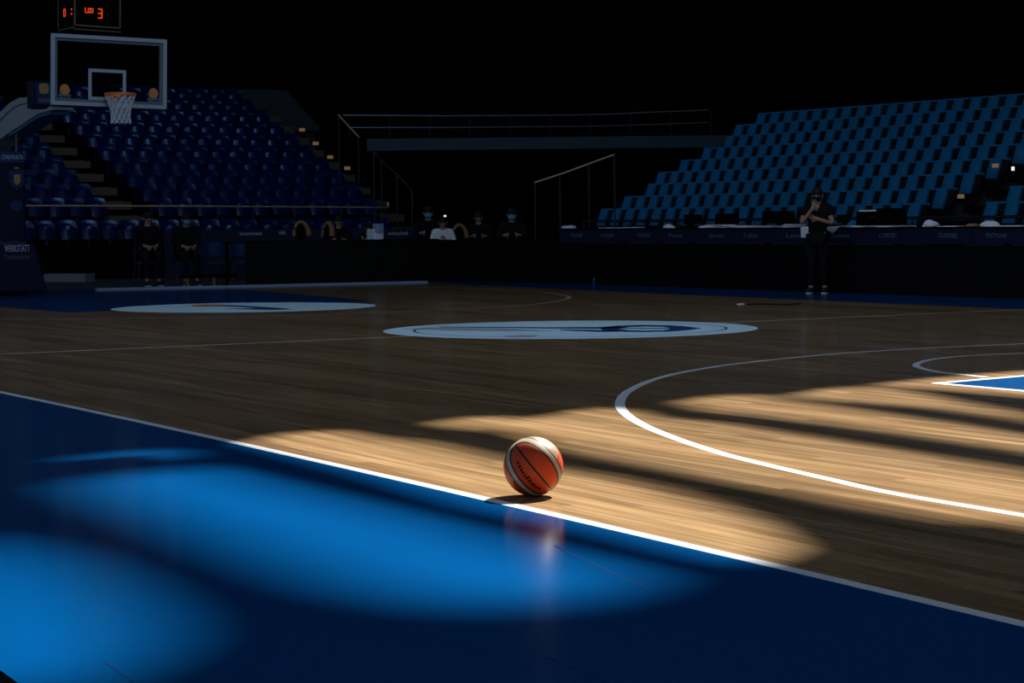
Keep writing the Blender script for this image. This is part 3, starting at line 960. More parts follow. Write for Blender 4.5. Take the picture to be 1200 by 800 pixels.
for i in range(9):
    off = (0.108 * i) % 0.5
    off -= 0.5 if off > 0.25 else 0.0
    for k in range(22):
        if RS_X0 + 0.25 + off + 0.5 * k > -10.62 + 0.02 * i: continue
        loc = (RS_X0 + 0.25 + off + 0.5 * k + random.uniform(-.006, .006), RS_Y0 + i * RS_DY, RS_Z0 - 0.60 + i * RS_DZ)
        px_ = pix((loc[0], loc[1], loc[2] + 0.5))[0]
        if px_ > 1222: continue
        o_ = seat0 if not used else copy_seat(seat0, loc)
        o_.location = loc; used = True
        tag(o_, f'pale blue covered arena seat, {ORD[i + 1]} row up, {ORD[k + 1]} from the tunnel end', 'seat', 'pale blue covered seats in the right stand')
for i in range(5):
    for k in range(3):
        loc = (-9.4 + 0.27 + 0.5 * k, RS_Y0 + i * RS_DY, RS_Z0 - 0.60 + i * RS_DZ)
        px_ = pix((loc[0] - 0.25, loc[1], loc[2] + 0.5))[0]
        if px_ > 1200: continue
        o_ = copy_seat(seat0, loc)
        tag(o_, f'pale blue covered arena seat right of the aisle, {ORD[i + 1]} row up, {ORD[k + 1]} from the aisle', 'seat', 'pale blue covered seats right of the aisle')

# aisle of the right stand: steps with little lamps
st = MB()
for i in range(9):
    z1 = RS_Z0 - 0.60 + i * RS_DZ
    st.box((-9.95, RS_Y0 - 0.42 + i * RS_DY, z1 - 0.06), (0.96, 0.26, 0.13))
struct(st.build('stand_steps', M['black']))
for k, (uv, warm) in enumerate((((1126, 230), 1), ((1166.5, 194), 1), ((1187, 197.5), 0))):
    P_ = onplane(uv[0], uv[1], (0, 1, 0), RS_Y0 - 0.30 + (0 if k == 0 else 3.2) * RS_DY)
    lm = MB(); lm.rbox((0, 0, 0), (0.16 if warm else 0.07, 0.02, 0.07), 0.008)
    lo = lm.build('step_lamp', M['lamp_warm'] if warm else M['lamp'], loc=P_)
    tag(lo, ['small amber step lamp low in the right stand aisle', 'small amber step lamp high in the right stand aisle', 'tiny bright white lamp at the top of the right aisle'][k], 'step lamp')

# ------------------------------------------------------------------ left stand (navy seats)
LS_X0, LS_Z0, LS_DX, LS_DZ = -30.317, 1.771, 0.894, 0.351
lt = MB()
for i in range(15):
    x0 = LS_X0 + 0.35 - i * LS_DX; z1 = LS_Z0 - 0.80 + i * LS_DZ
    lt.box((x0 - LS_DX / 2, 5.3, (z1 - 0.05) / 2), (LS_DX, 17.6, z1 + 0.05))
lt.box((-29.0, 5.3, 0.20), (2.0, 17.6, 0.50))
struct(lt.build('stand_terrace_left', M['black']))
fw = MB(); fw.box((-26.6, 3.0, 0.33), (0.15, 22, 0.75)); fw.box((-27.35, 3.0, 0.2), (1.4, 22, 0.50)); struct(fw.build('wall_front', M['black']))


def navy_seat():
    """faces +x; origin on the terrace, top of the back at z = 0.80"""
    o_ = MB()
    cols, rows_ = 6, 5

    def shell(mb, w_, z0, z1, xf, lean, bow, th):
        vs_ = []
        for sgn in (0, 1):
            for j in range(rows_ + 1):
                for i_ in range(cols + 1):
                    s_ = i_ / cols - 0.5; t_ = j / rows_
                    ww = w_ * (0.80 + 0.20 * math.sin(PI * (0.25 + 0.55 * t_)))
                    vs_.append((xf - lean * t_ - bow * (1 - (2 * s_) ** 2) + (0 if sgn == 0 else -th) + 0.05 * max(0, t_ - 0.8) * -3, s_ * ww, z0 + (z1 - z0) * t_ - 0.03 * (2 * s_) ** 2 * t_))
        N_ = (cols + 1) * (rows_ + 1); fs_ = []
        for j in range(rows_):
            for i_ in range(cols):
                a = j * (cols + 1) + i_
                fs_.append((a, a + 1, a + cols + 2, a + cols + 1)); fs_.append((N_ + a, N_ + a + cols + 1, N_ + a + cols + 2, N_ + a + 1))
        rim_ = [i_ for i_ in range(cols + 1)] + [(j + 1) * (cols + 1) - 1 for j in range(1, rows_ + 1)] + [rows_ * (cols + 1) + i_ for i_ in range(cols - 1, -1, -1)] + [j * (cols + 1) for j in range(rows_ - 1, 0, -1)]
        for k in range(len(rim_)):
            a, b2_ = rim_[k], rim_[(k + 1) % len(rim_)]
            fs_.append((a, N_ + a, N_ + b2_, b2_))
        mb.add(vs_, fs_)

    shell(o_, 0.47, 0.42, 0.80, 0.02, 0.12, 0.05, 0.02)
    o_.box((-0.02, 0, 0.22), (0.06, 0.05, 0.44)); o_.box((-0.02, 0, 0.012), (0.16, 0.14, 0.024))
    s_ = o_.build('stadium_seat', M['seat_blue'], smooth=False)
    p_ = MB(); shell(p_, 0.40, 0.36, 0.66, 0.15, 0.10, -0.045, 0.035)
    p_.build('seat_pan', M['seat_blue'], s_)
    return s_


ns0 = navy_seat(); used = False


def place_navy(loc, label, group):
    global used
    o_ = ns0 if not used else copy_seat(ns0, loc)
    used = True
    o_.location = loc
    o_.rotation_euler = (0, random.uniform(-0.05, 0.05), random.uniform(-0.03, 0.03))
    return tag(o_, label, 'seat', group)


for i in range(10):
    z1 = LS_Z0 - 0.80 + i * LS_DZ; xx = LS_X0 - i * LS_DX
    for k in range(12):
        place_navy((xx, 8.12 + 0.5 * k, z1), f'navy stadium seat right of the lit stairs, {ORD[i + 1]} row up, {ORD[k + 1]} from the stairs', 'navy seats right of the stairs')
    for k in range(7):
        yy = 6.45 - 0.5 * k
        if pix((xx, yy + 0.2, z1 + 0.7))[0] < -6: continue
        place_navy((xx, yy, z1), f'navy stadium seat left of the lit stairs, {ORD[i + 1]} row up, {ORD[k + 1]} from the stairs', 'navy seats left of the stairs')
for k in range(19):
    yy = 4.2 + 0.5 * k
    place_navy((-28.9, yy, 0.45), f'navy stadium seat below the tan rail, {ORD[k + 1]} from the hoop side', 'navy seats in the front row below the rail')
# stairs through the left stand
for nm, yc, m_, last in (('stand_steps_left', 7.28, 'stair', 9), ('stand_steps_end', 14.35, 'stair', 10)):
    ls = MB()
    for i in range(last):
        z1 = LS_Z0 - 0.80 + i * LS_DZ; x0 = LS_X0 + 0.35 - i * LS_DX
        ls.box((x0 + 0.12, yc, z1 - 0.09), (0.44, 0.92 if yc < 10 else 0.7, 0.18))
        ls.box((x0 - 0.55, yc, z1 + 0.012), (0.88, 0.92 if yc < 10 else 0.7, 0.03))
    struct(ls.build(nm, M[m_]))
for k, (x_, y_) in enumerate(((452, 239), (412, 211), (407, 197), (387, 184), (370, 168), (354, 152))):
    P_ = onplane(x_, y_, (0, 1, 0), 14.72)
    P_[0] = LS_X0 + 0.36 - (0 if k == 0 else k + 0.5) * LS_DX * 0.0 + (P_[0] - LS_X0 - 0.36)
    lm = MB(); lm.rbox((0, 0, 0), (0.03, 0.17, 0.09), 0.01)
    o_ = lm.build('step_lamp', M['lamp_warm'], loc=P_)
    tag(o_, f'small amber step lamp, {ORD[k + 1]} from the bottom of the tunnel-side stairs', 'step lamp', 'amber lamps on the tunnel-side stairs')

# tan rail in front of the left stand
rail = thing('stand_rail', 'long tan metal rail running in front of the navy seats', 'rail', (-29.55, 9, 0.45))
rb = MB(); rb.tube([Vector(onplane(28, 241.0, (1, 0, 0), -29.55)) - Vector(rail.location), Vector(onplane(250, 241.6, (1, 0, 0), -29.55)) - Vector(rail.location)], 0.022, 8)
rb.tube([Vector(onplane(250, 241.6, (1, 0, 0), -29.55)) - Vector(rail.location), Vector(onplane(456, 243.0, (1, 0, 0), -29.55)) - Vector(rail.location)], 0.016, 8)
rb.build('handrail', M['rail_tan'], rail)
for x_ in (59, 112, 178, 255, 297, 345, 400, 452):
    P_ = Vector(onplane(x_, 242.2, (1, 0, 0), -29.55)) - Vector(rail.location)
    pb = MB(); pb.tube([P_, Vector((P_.x, P_.y, 0.0))], 0.02, 8); pb.build('post', M['seat_blue'], rail)

# upper concrete block behind the left stand and gallery over the tunnel
uc = MB()
for i in range(9):
    P_ = onplane(332, 146 - i * 4.9, (1, 0, 0), -39.5 - 0.35 * i)
    z_ = P_[2]
    uc.box((-39.3 - 0.35 * i, P_[1] - 0.12 * i, z_ - 0.09), (0.4, 1.9, 0.18)); uc.box((-39.5 - 0.35 * i, P_[1] - 0.12 * i, z_ - 0.5), (0.3, 1.9, 1.0))
struct(uc.build('stand_steps_upper', mat('upper_stair_concrete', (0.075, 0.08, 0.078), 0.85, 0.2, var=0.15)))


def at(x, y, depth): return Vector(CAM + ray(x, y) * depth)


GD = 55.0
ga, gb_ = at(437, 169.5, GD), at(846, 167, GD)
gv = (gb_ - ga); gx = Vector((gv.x, gv.y, 0)).normalized(); gy = Vector((-gx.y, gx.x, 0))
zt, zb = at(640, 160.5, GD).z, at(640, 174.5, GD).z
gal = MB(); GMX = Matrix(((gx.x, gy.x, 0), (gx.y, gy.y, 0), (0, 0, 1)))
mid = (ga + gb_) / 2
gal.box(Vector((mid.x, mid.y, (zt + zb) / 2)) + gy * 2.0, (gv.length + 0.3, 4.0, zt - zb), GMX)
struct(gal.build('gallery', M['fascia']))
bk = MB(); bk.box(Vector((mid.x, mid.y, 1.4)) + gy * 4.6, (gv.length - 0.5, 0.3, 3.6), GMX); struct(bk.build('wall_tunnel', M['black']))
grl = thing('gallery_rail', 'thin double metal rail along the gallery above the tunnel', 'rail', (mid.x + gy.x * 0.2, mid.y + gy.y * 0.2, zt))
G0 = Vector(grl.location)
for pts_, nm in (([(402, 135), (520, 135.8), (640, 135.0), (700, 134.2), (760, 131.5), (830, 129.0)], 'handrail'), ([(408, 149.5), (520, 149.4), (640, 148.4), (700, 147.8), (760, 146), (830, 143.5)], 'midrail')):
    tb = MB(); tb.tube([at(a, b2_, GD + 0.2) - G0 for a, b2_ in pts_], 0.014, 6)
    tb.build(nm, mat(nm + '_metal', (0.30, 0.26, 0.20) if nm == 'handrail' else (0.16, 0.20, 0.25), 0.4, 0.5, 0.3), grl)
for x_ in range(410, 840, 47):
    yt_ = 135.5 if x_ < 700 else 135 - (x_ - 700) * 0.045
    pb = MB(); pb.tube([at(x_, yt_, GD + 0.2) - G0, at(x_, 161.5, GD + 0.2) - G0], 0.014, 6); pb.build('post', M['rail_dark'], grl)
# dark upper tier behind the gallery
ut = MB()
for i in range(6):
    ut.box(Vector((mid.x, mid.y, zt + 0.25 + i * 0.32)) + gy * (1.0 + i * 0.5), (gv.length, 0.5, 0.34), GMX)
struct(ut.build('gallery_terrace', M['black']))


def handrail(name, label, pts_, depth, posts, floor_y, m_, r=0.016):
    P = [at(a, b2_, depth) for a, b2_ in pts_]
    t_ = thing(name, label, 'handrail', (P[0].x, P[0].y, 0))
    O = Vector(t_.location)
    tb = MB(); tb.tube([p_ - O for p_ in P], r, 8); tb.build('handrail', m_, t_)
    for x_, y_ in posts:
        a = at(x_, y_, depth)
        pb = MB(); pb.tube([a - O, Vector((a.x, a.y, floor_y)) - O], r, 8); pb.build('post', M['rail_dark'], t_)
    return t_


handrail('stair_handrail', 'sloping thin handrail on the right side of the tunnel mouth', [(626, 214), (660, 203), (720, 181)], 42.0, [(627, 213), (656, 204.5), (690, 192), (720, 181)], 0.0, M['rail_tan'])
handrail('stair_handrail', 'short sloping handrail at the top of the stairs left of the gallery', [(396, 134), (408, 147), (421, 161)], 50.0, [(397, 135), (420, 160)], 2.0, M['rail_tan'])
handrail('stair_handrail', 'dark handrail with posts going down left of the tunnel mouth', [(437, 176), (447, 188), (465, 204), (482, 222), (484, 240)], 48.0, [(438, 177), (447, 188), (465, 204), (483, 224)], 0.0, M['rail_gray'])

# ------------------------------------------------------------------ press tables in front of the right stand
TY = 9.1
signs = [('O\'KAND', 676), ('LOSSON', 712), ('KONTENT', 755), ('Messe', 792), ('Sertus', 840), ('Telfer', 880), ('Lena', 931), ('Reisen', 985), ('COMFORT', 1041), ('TAXIPARK', 1111), ('PHOMANN', 1168)]
cx_ = [onplane(x_, 274, (0, 1, 0), TY)[0] for _, x_ in signs]
bounds = [-14.45] + [(cx_[i] + cx_[i + 1]) / 2 for i in range(len(cx_) - 1)] + [cx_[-1] + 0.55, cx_[-1] + 1.7]
for i in range(len(bounds) - 1):
    x0, x1 = bounds[i], bounds[i + 1]; w_ = x1 - x0 - 0.012; cx0 = (x0 + x1) / 2
    nmx = signs[i][0] if i < len(signs) else None
    t_ = thing('press_table', f'black courtside press table with navy strip lettered {nmx}' if nmx else 'black courtside press table with plain navy strip at the right edge', 'table', (cx0, TY, 0), 0, 'press tables in front of the right stand')
    MB().box((0, 0.015, 0.36), (w_, 0.03, 0.72)).build('front_panel', M['blackcloth'], t_)
    s_ = MB().box((0, 0.01, 0.845), (w_, 0.03, 0.215)).build('sign_strip', M['navy'], t_)
    MB().box((0, 0.37, 0.965), (w_, 0.70, 0.03)).build('tabletop', M['black'], t_)
    lg = MB()
    for sx_ in (-1, 1): MB().box((sx_ * (w_ / 2 - 0.04), 0.66, 0.475), (0.05, 0.05, 0.95)).build('leg', M['black'], t_)
    if nmx:
        lx = cx_[i] - cx0
        lettering(nmx, 0.10, M['letter_dim'], s_, basis((lx, -0.008, 0.855), (1, 0, 0), (0, 0, 1)), width=0.40)

# long black board behind the far baseline
A_, B_ = gnd(288, 336.2), gnd(516, 328.8); B2 = (-14.47, 9.12, 0)
d_ = Vector(B_ - A_); d_.z = 0
nseg = 3
for i in range(nseg):
    p0 = Vector(A_) + d_ * (i / nseg); p1 = Vector(A_) + d_ * ((i + 1) / nseg); mdl = (p0 + p1) / 2; ln_ = (p1 - p0).length - 0.01
    t_ = thing('scorers_table', f'black skirted scorers table behind the far baseline, {["left", "middle", "right"][i]} of three', 'table', (mdl.x, mdl.y, 0), math.atan2(d_.y, d_.x))
    MB().box((0, 0, 0.39), (ln_, 0.03, 0.78)).build('front_panel', mat('charcoal_board', (0.009, 0.010, 0.010), 0.9, 0.05) if i < 3 else M['blackcloth'], t_)
    MB().box((0, 0.36, 0.785), (ln_, 0.70, 0.03)).build('tabletop', M['black'], t_)
    for sx_ in (-1, 1): MB().box((sx_ * (ln_ / 2 - 0.05), 0.65, 0.385), (0.05, 0.05, 0.77)).build('leg', M['black'], t_)
d2_ = Vector(B2) - Vector(B_); d2_.z = 0
t_ = thing('perimeter_board', 'black perimeter board joining the scorers tables to the press tables', 'board', ((Vector(B_) + Vector(B2)) / 2)[:2] + (0,), math.atan2(d2_.y, d2_.x))
MB().box((0, 0, 0.39), (d2_.length - 0.05, 0.04, 0.78)).build('panel', M['blackcloth'], t_)
for sx_ in (-1, 1): MB().box((sx_ * (d2_.length / 2 - 0.2), 0.12, 0.02), (0.06, 0.28, 0.04)).build('foot', M['black'], t_)

# navy sponsor boards behind the scorers tables
PB = 46.5
for i, (xa, xb, words) in enumerate(((192, 275, []), (275, 322, [('zimmermann', 294, 273.6, 26)]), (322, 372, [('WERK', 331, 273, 8), ('eberhard', 353.5, 273.3, 15)]), (372, 446, []), (446, 484, [('wirtschaft', 466.5, 273.4, 24)]), (484, 545, [('SPARKASSE', 497, 272, 18)]))):
    a, b2_ = at(xa, 274, PB), at(xb, 274, PB)
    v_ = b2_ - a; v_.z = 0; mdl = (a + b2_) / 2
    t_ = thing('sponsor_board', ['plain navy sponsor board at the left end of the row', 'navy sponsor board lettered zimmermann', 'navy sponsor board lettered WERK and eberhard', 'plain navy sponsor board behind the tan chairs', 'navy sponsor board lettered wirtschaft', 'navy sponsor board lettered SPARKASSE beside the white shirt'][i], 'sponsor board', (mdl.x, mdl.y, 0), math.atan2(v_.y, v_.x), 'navy sponsor boards behind the far baseline')
    pn_ = MB().box((0, 0, 0.5), (v_.length - 0.01, 0.04, 1.0)).build('panel', M['navy'], t_)
    for sx_ in (-1, 1): MB().box((sx_ * (v_.length / 2 - 0.12), 0.10, 0.015), (0.05, 0.30, 0.03)).build('foot', M['black'], t_)
    for s_, xc, yc, wpx in words:
        P_ = at(xc, yc, PB); Q_ = Matrix.Rotation(-math.atan2(v_.y, v_.x), 3, 'Z') @ (P_ - Vector(t_.location))
        lettering(s_, 0.11, M['letter'], pn_, basis((Q_.x, -0.024, Q_.z), (1, 0, 0), (0, 0, 1)), width=wpx / FPX * PB)

# things on the press tables -------------------------------------------------
TOPZ = 0.98


def on_table(x, y=265.5, yy=TY + 0.12):
    P_ = onplane(x, y, (0, 1, 0), yy); return (P_[0], yy, TOPZ)


def paper(x, w_, label, n_=4, h_=0.03, yy=TY + 0.12):
    loc = on_table(x, yy=yy)
    mb = MB()
    for k in range(n_):
        mb.box((random.uniform(-.03, .03), random.uniform(-.02, .02), (k + 0.5) * h_ / n_), (w_, 0.24, h_ / n_ * 0.8), Matrix.Rotation(random.uniform(-.25, .25), 3, 'Z'))
    o_ = mb.build('paper_stack', M['white'], loc=loc)
    return tag(o_, label, 'papers', 'papers on the press tables')


def bag(x, w_, h_, label, m_='towel', yy=TY + 0.14, name='towel'):
    """a soft crumpled heap"""
    loc = on_table(x, yy=yy)
    mb = MB(); mb.ellipsoid((0, 0, 0), (w_ / 2, 0.11, h_), 20, 10)
    vs_ = []
    for v in mb.v:
        nn = noise.noise(Vector(v) * 9 + Vector((x, 0, 0)))
        vs_.append((v[0] * (1 + 0.35 * nn), v[1] * (1 + 0.3 * nn), max(0.0, v[2] * (1 + 0.5 * nn))))
    mb.v = vs_
    return tag(mb.build(name, M[m_], loc=loc, smooth=True), label, name.replace('_', ' '))


def monitor(x, w_, h_, label, yy=TY + 0.52, tilt=0.2):
    loc = on_table(x, yy=yy)
    t_ = thing('monitor', label, 'monitor', loc)
    MB().rbox((0, 0, h_ / 2 + 0.06), (w_, 0.03, h_), 0.008, 2).build('casing', M['black'], t_)
    MB().box((0, 0.018, h_ / 2 + 0.06), (w_ - 0.03, 0.006, h_ - 0.03)).build('screen', M['screen'], t_)
    sb = MB(); sb.box((0, 0.0, 0.035), (0.05, 0.02, 0.07)); sb.box((0, 0.01, 0.006), (0.22, 0.16, 0.012)); sb.build('stand', M['black'], t_)
    return t_


bag(667, 0.34, 0.055, 'white crumpled towel at the left end of the press tables')
paper(712, 0.35, 'thin stack of papers on the press table lettered LOSSON', 2, 0.015)
paper(741, 0.50, 'loose papers on the press table lettered KONTENT', 3, 0.02)
bag(785, 0.22, 0.06, 'small white cloth heap on the press table lettered Messe')
monitor(812, 0.50, 0.16, 'low black monitor seen from behind above the lettering Messe')
bag(826, 0.30, 0.045, 'white cloth between two monitors left of the lettering Sertus')
monitor(852, 0.62, 0.17, 'wide black monitor seen from behind above the lettering Sertus')
paper(845, 0.56, 'broad stack of white papers on the press table lettered Sertus', 6, 0.05, TY + 0.08)
paper(870, 0.4, 'white papers left of the lettering Telfer', 4, 0.035, TY + 0.1)
monitor(912, 0.80, 0.20, 'black monitor left of the standing person')
paper(898, 0.62, 'row of white papers below the monitor left of the standing person', 4, 0.03, TY + 0.08)
paper(931, 0.28, 'white papers directly beside the standing person', 5, 0.05, TY + 0.1)
paper(999, 0.14, 'thin white papers right of the standing person', 3, 0.025, TY + 0.08)
monitor(989, 0.30, 0.13, 'small black monitor right of the standing person', TY + 0.52)
bag(1001, 0.18, 0.10, 'pale crumpled cloth beside the large black case', 'seat_pale', TY + 0.34)
cse = thing('equipment_case', 'large black equipment case with papers on top on the press tables', 'case', on_table(1033, yy=TY + 0.42))
MB().rbox((0, 0, 0.115), (0.82, 0.3, 0.23), 0.02).build('body', M['black'], cse)
MB().rbox((0.20, 0, 0.25), (0.36, 0.26, 0.05), 0.02).build('lid', M['black'], cse)
hd = MB(); hd.tube([(-0.08, -0.155, 0.12), (-0.08, -0.18, 0.15), (0.08, -0.18, 0.15), (0.08, -0.155, 0.12)], 0.008, 6); hd.build('handle', M['rail_dark'], cse)
pl = MB(); pl.box((0, 0, 0.012), (0.32, 0.2, 0.024), Matrix.Rotation(0.2, 3, 'Z'))
loc = on_table(1032, yy=TY + 0.42); o_ = pl.build('paper_stack', M['white'], loc=(loc[0] - 0.20, loc[1], TOPZ + 0.2305)); tag(o_, 'white papers lying on the large black case', 'papers')
paper(1018, 0.45, 'white papers in front of the large black case, left half', 3, 0.022, TY + 0.08)
paper(1052, 0.55, 'white papers in front of the large black case, right half', 3, 0.022, TY + 0.08)
bag(1091, 0.24, 0.09, 'white crumpled towel on the press table lettered TAXIPARK')
paper(1117, 0.36, 'flat white papers beside the crumpled towel lettered TAXIPARK', 2, 0.014, TY + 0.08)
bag(1141, 0.16, 0.07, 'brown cloth heap left of the bright towel at the right edge', 'tan')
bag(1160, 0.40, 0.07, 'bright white towel on the press table lettered PHOMANN')
paper(1190, 0.5, 'white papers at the right edge of the press tables', 2, 0.016, TY + 0.08)

# dark rail in front of the first row
fr_ = thing('barrier_rail', 'long dark barrier rail in front of the pale covered seats', 'rail', (-12, 13.9, 0))
P0, P1 = onplane(684, 259.2, (0, 1, 0), 13.9), onplane(1240, 253.5, (0, 1, 0), 13.9)
MB().tube([Vector(P0) - Vector(fr_.location), Vector(P1) - Vector(fr_.location)], 0.028, 8).build('handrail', M['rail_dark'], fr_)
for k in range(9):
    q_ = P0 + (P1 - P0) * (k / 8)
    MB().tube([Vector(q_) - Vector(fr_.location), Vector((q_[0], 13.9, 0)) - Vector(fr_.location)], 0.022, 8).build('post', M['rail_dark'], fr_)
MB().box((P0[0] + 9 + 12 - 0, 0.10, 0.40), (18, 0.06, 0.80)).build('panel', M['black'], fr_) if False else None


# ------------------------------------------------------------------ people
def skin_obj(name, pts_, edges_, m_, parent, sub=2, root=0):
    me_ = bpy.data.meshes.new(name); me_.from_pydata([p_[0] for p_ in pts_], edges_, [])
    o_ = bpy.data.objects.new(name, me_); COL.objects.link(o_)
    md = o_.modifiers.new('skin', 'SKIN'); md.use_smooth_shade = True
    for i_, p_ in enumerate(pts_):
        r_ = p_[1] if isinstance(p_[1], tuple) else (p_[1], p_[1])
        me_.skin_vertices[0].data[i_].radius = r_
        me_.skin_vertices[0].data[i_].use_root = (i_ == root)
    sd = o_.modifiers.new('sub', 'SUBSURF'); sd.levels = sub; sd.render_levels = sub
    bpy.context.view_layer.update()
    bake(o_)
    for p_ in o_.data.polygons: p_.use_smooth = True
    o_.data.materials.clear(); o_.data.materials.append(m_)
    o_.parent = parent
    return o_


def lerp(a, b2_, t_): return tuple(a[i_] + (b2_[i_] - a[i_]) * t_ for i_ in range(3))


def person(label, loc, rz, J, shirt='dark_clothes', mask=None, scale=1.0, seated=False):
    """J gives the joints in metres, the figure facing -y, x to its left"""
    t_ = thing('person', label, 'person', loc, rz)
    t_.scale = (scale,) * 3
    pts_, ed = [], []

    def P(co, r, par=None):
        pts_.append((co, r)); k = len(pts_) - 1
        if par is not None: ed.append((par, k))
        return k
    pel = P(J['pelvis'], (0.135, 0.10)); wa = P(J['waist'], (0.125, 0.095), pel); chs = P(J['chest'], (0.155, 0.105), wa)
    nk0 = P(J['neck'], (0.062, 0.060), chs)
    nk = P(lerp(J['neck'], J['head'], 0.45), 0.052, nk0)
    hd1 = P(lerp(J['neck'], J['head'], 0.85), (0.066, 0.072), nk); hd2 = P(J['head'], (0.078, 0.092), hd1)
    top = lerp(J['neck'], J['head'], 1.42); P(top, (0.060, 0.072), hd2)
    for s_ in ('l', 'r'):
        sg = 1 if s_ == 'l' else -1
        shd = P(J['sh_' + s_], 0.062, chs); el = P(J['el_' + s_], 0.043, shd)
        P_w = J['wr_' + s_]; wr = P(P_w, (0.030, 0.024), el)
        hdv = J['hd_' + s_]; pm = P(lerp(P_w, hdv, 0.6), (0.038, 0.016), wr)
        # fingers: fan out from the palm, slightly curled
        f_ = Vector(hdv) - Vector(P_w); fl_ = f_.length; f_.normalize()
        side = f_.cross(Vector((0, -1, 0.15))); side = side.normalized() if side.length > 0.1 else Vector((1, 0, 0))
        nrm = side.cross(f_).normalized()
        base_ = Vector(lerp(P_w, hdv, 0.6))
        for q_, (off, ln_) in enumerate(((-0.030, 0.060), (-0.010, 0.072), (0.011, 0.068), (0.031, 0.052))):
            a = base_ + side * off + f_ * 0.035
            b3 = a + f_ * ln_ * 0.55 + nrm * 0.008; c3 = b3 + f_ * ln_ * 0.35 + nrm * 0.025
            i1 = P(tuple(a), 0.0095, pm); i2 = P(tuple(b3), 0.0085, i1); P(tuple(c3), 0.0075, i2)
        a = base_ - side * 0.035 * sg - f_ * 0.015; b3 = a - side * 0.022 * sg + f_ * 0.03
        i1 = P(tuple(a), 0.011, pm); i2 = P(tuple(b3), 0.0095, i1); P(tuple(b3 + f_ * 0.026), 0.008, i2)
        hp = P(J['hip_' + s_], 0.095, pel); kn = P(J['kn_' + s_], 0.060, hp); ca = P(lerp(J['kn_' + s_], J['an_' + s_], 0.35), 0.056, kn)
        an = P(J['an_' + s_], 0.038, ca); P(J['to_' + s_], (0.042, 0.028), an)
    body = skin_obj('body', pts_, ed, M['skin'], t_)
    hc = Vector(J['head']); axis = (Vector(J['head']) - Vector(J['neck'])).normalized()
    # face: nose, brow and ears, as part of the head's surface features
    MB().ellipsoid(hc + Vector((0, -0.093, -0.012)), (0.014, 0.022, 0.026), 10, 8).build('nose', M['skin'], body, smooth=True)
    for s_ in (-1, 1):
        MB().ellipsoid(hc + Vector((s_ * 0.079, 0.005, -0.005)), (0.012, 0.022, 0.034), 10, 8).build('ear', M['skin'], body, smooth=True)
        MB().ellipsoid(hc + Vector((s_ * 0.031, -0.083, 0.022)), (0.012, 0.010, 0.006), 10, 8).build('eye', M['hair'], body, smooth=True)
    mo = MB(); mo.ellipsoid(hc + Vector((0, -0.086, -0.055)), (0.025, 0.010, 0.007), 10, 6); mo.build('mouth', mat('lips', (0.35, 0.13, 0.10), 0.6), body, smooth=True)
    hb = MB(); hb.ellipsoid(hc + axis * 0.045 + Vector((0, 0.022, 0)), (0.090, 0.100, 0.088), 18, 12)
    hb.v = [v for v in hb.v]
    ho = hb.build('hair', M['hair'], t_, smooth=True)
    if mask:
        kb_ = MB(); kb_.ellipsoid(hc + Vector((0, -0.045, -0.048)), (0.072, 0.062, 0.050), 16, 10); kb_.build('face_mask', M[mask], t_, smooth=True)
    # shirt: torso and upper arms
    sp_, se = [], []

    def S(co, r, par=None):
        sp_.append((co, r)); k = len(sp_) - 1
        if par is not None: se.append((par, k))
        return k
    if seated:
        a0 = S(J['pelvis'], (0.155, 0.122))
    else:
        h0 = S(lerp(J['pelvis'], J['waist'], -0.95), (0.185, 0.130)); a0 = S(lerp(J['pelvis'], J['waist'], -0.1), (0.172, 0.128), h0)
    a1 = S(J['waist'], (0.148, 0.115), a0); a2 = S(J['chest'], (0.178, 0.125), a1)
    S(lerp(J['chest'], J['neck'], 0.98), (0.082, 0.080), a2)
    for s_ in ('l', 'r'):
        b3 = S(J['sh_' + s_], 0.078, a2); c3 = S(lerp(J['sh_' + s_], J['el_' + s_], 0.62), 0.062, b3)
        if shirt == 'white_shirt' or seated:
            d3 = S(J['el_' + s_], 0.056, c3); S(lerp(J['el_' + s_], J['wr_' + s_], 0.85), 0.042, d3)
    skin_obj('shirt', sp_, se, M[shirt], t_)
    tp_, te = [], []

    def T(co, r, par=None):
        tp_.append((co, r)); k = len(tp_) - 1
        if par is not None: te.append((par, k))
        return k
    b0 = T(J['pelvis'], (0.150, 0.115))
    for s_ in ('l', 'r'):
        b1_ = T(J['hip_' + s_], 0.108, b0); b2v = T(J['kn_' + s_], 0.074, b1_); T(lerp(J['kn_' + s_], J['an_' + s_], 0.92), 0.060, b2v)
    skin_obj('trousers', tp_, te, M['dark_clothes'], t_)
    for s_ in ('l', 'r'):
        a, b3 = Vector(J['an_' + s_]), Vector(J['to_' + s_])
        c3 = (a * 0.4 + b3 * 0.6); sb = MB(); sb.ellipsoid((c3.x, c3.y, 0.052), (0.050, 0.135, 0.048), 14, 8)
        so_ = sb.build('shoe', M['shoe'], t_, smooth=True)
        sl = MB(); sl.rbox((c3.x, c3.y, 0.011), (0.095, 0.265, 0.022), 0.045, 5); sl.build('sole', M['sole'], so_)
    return t_


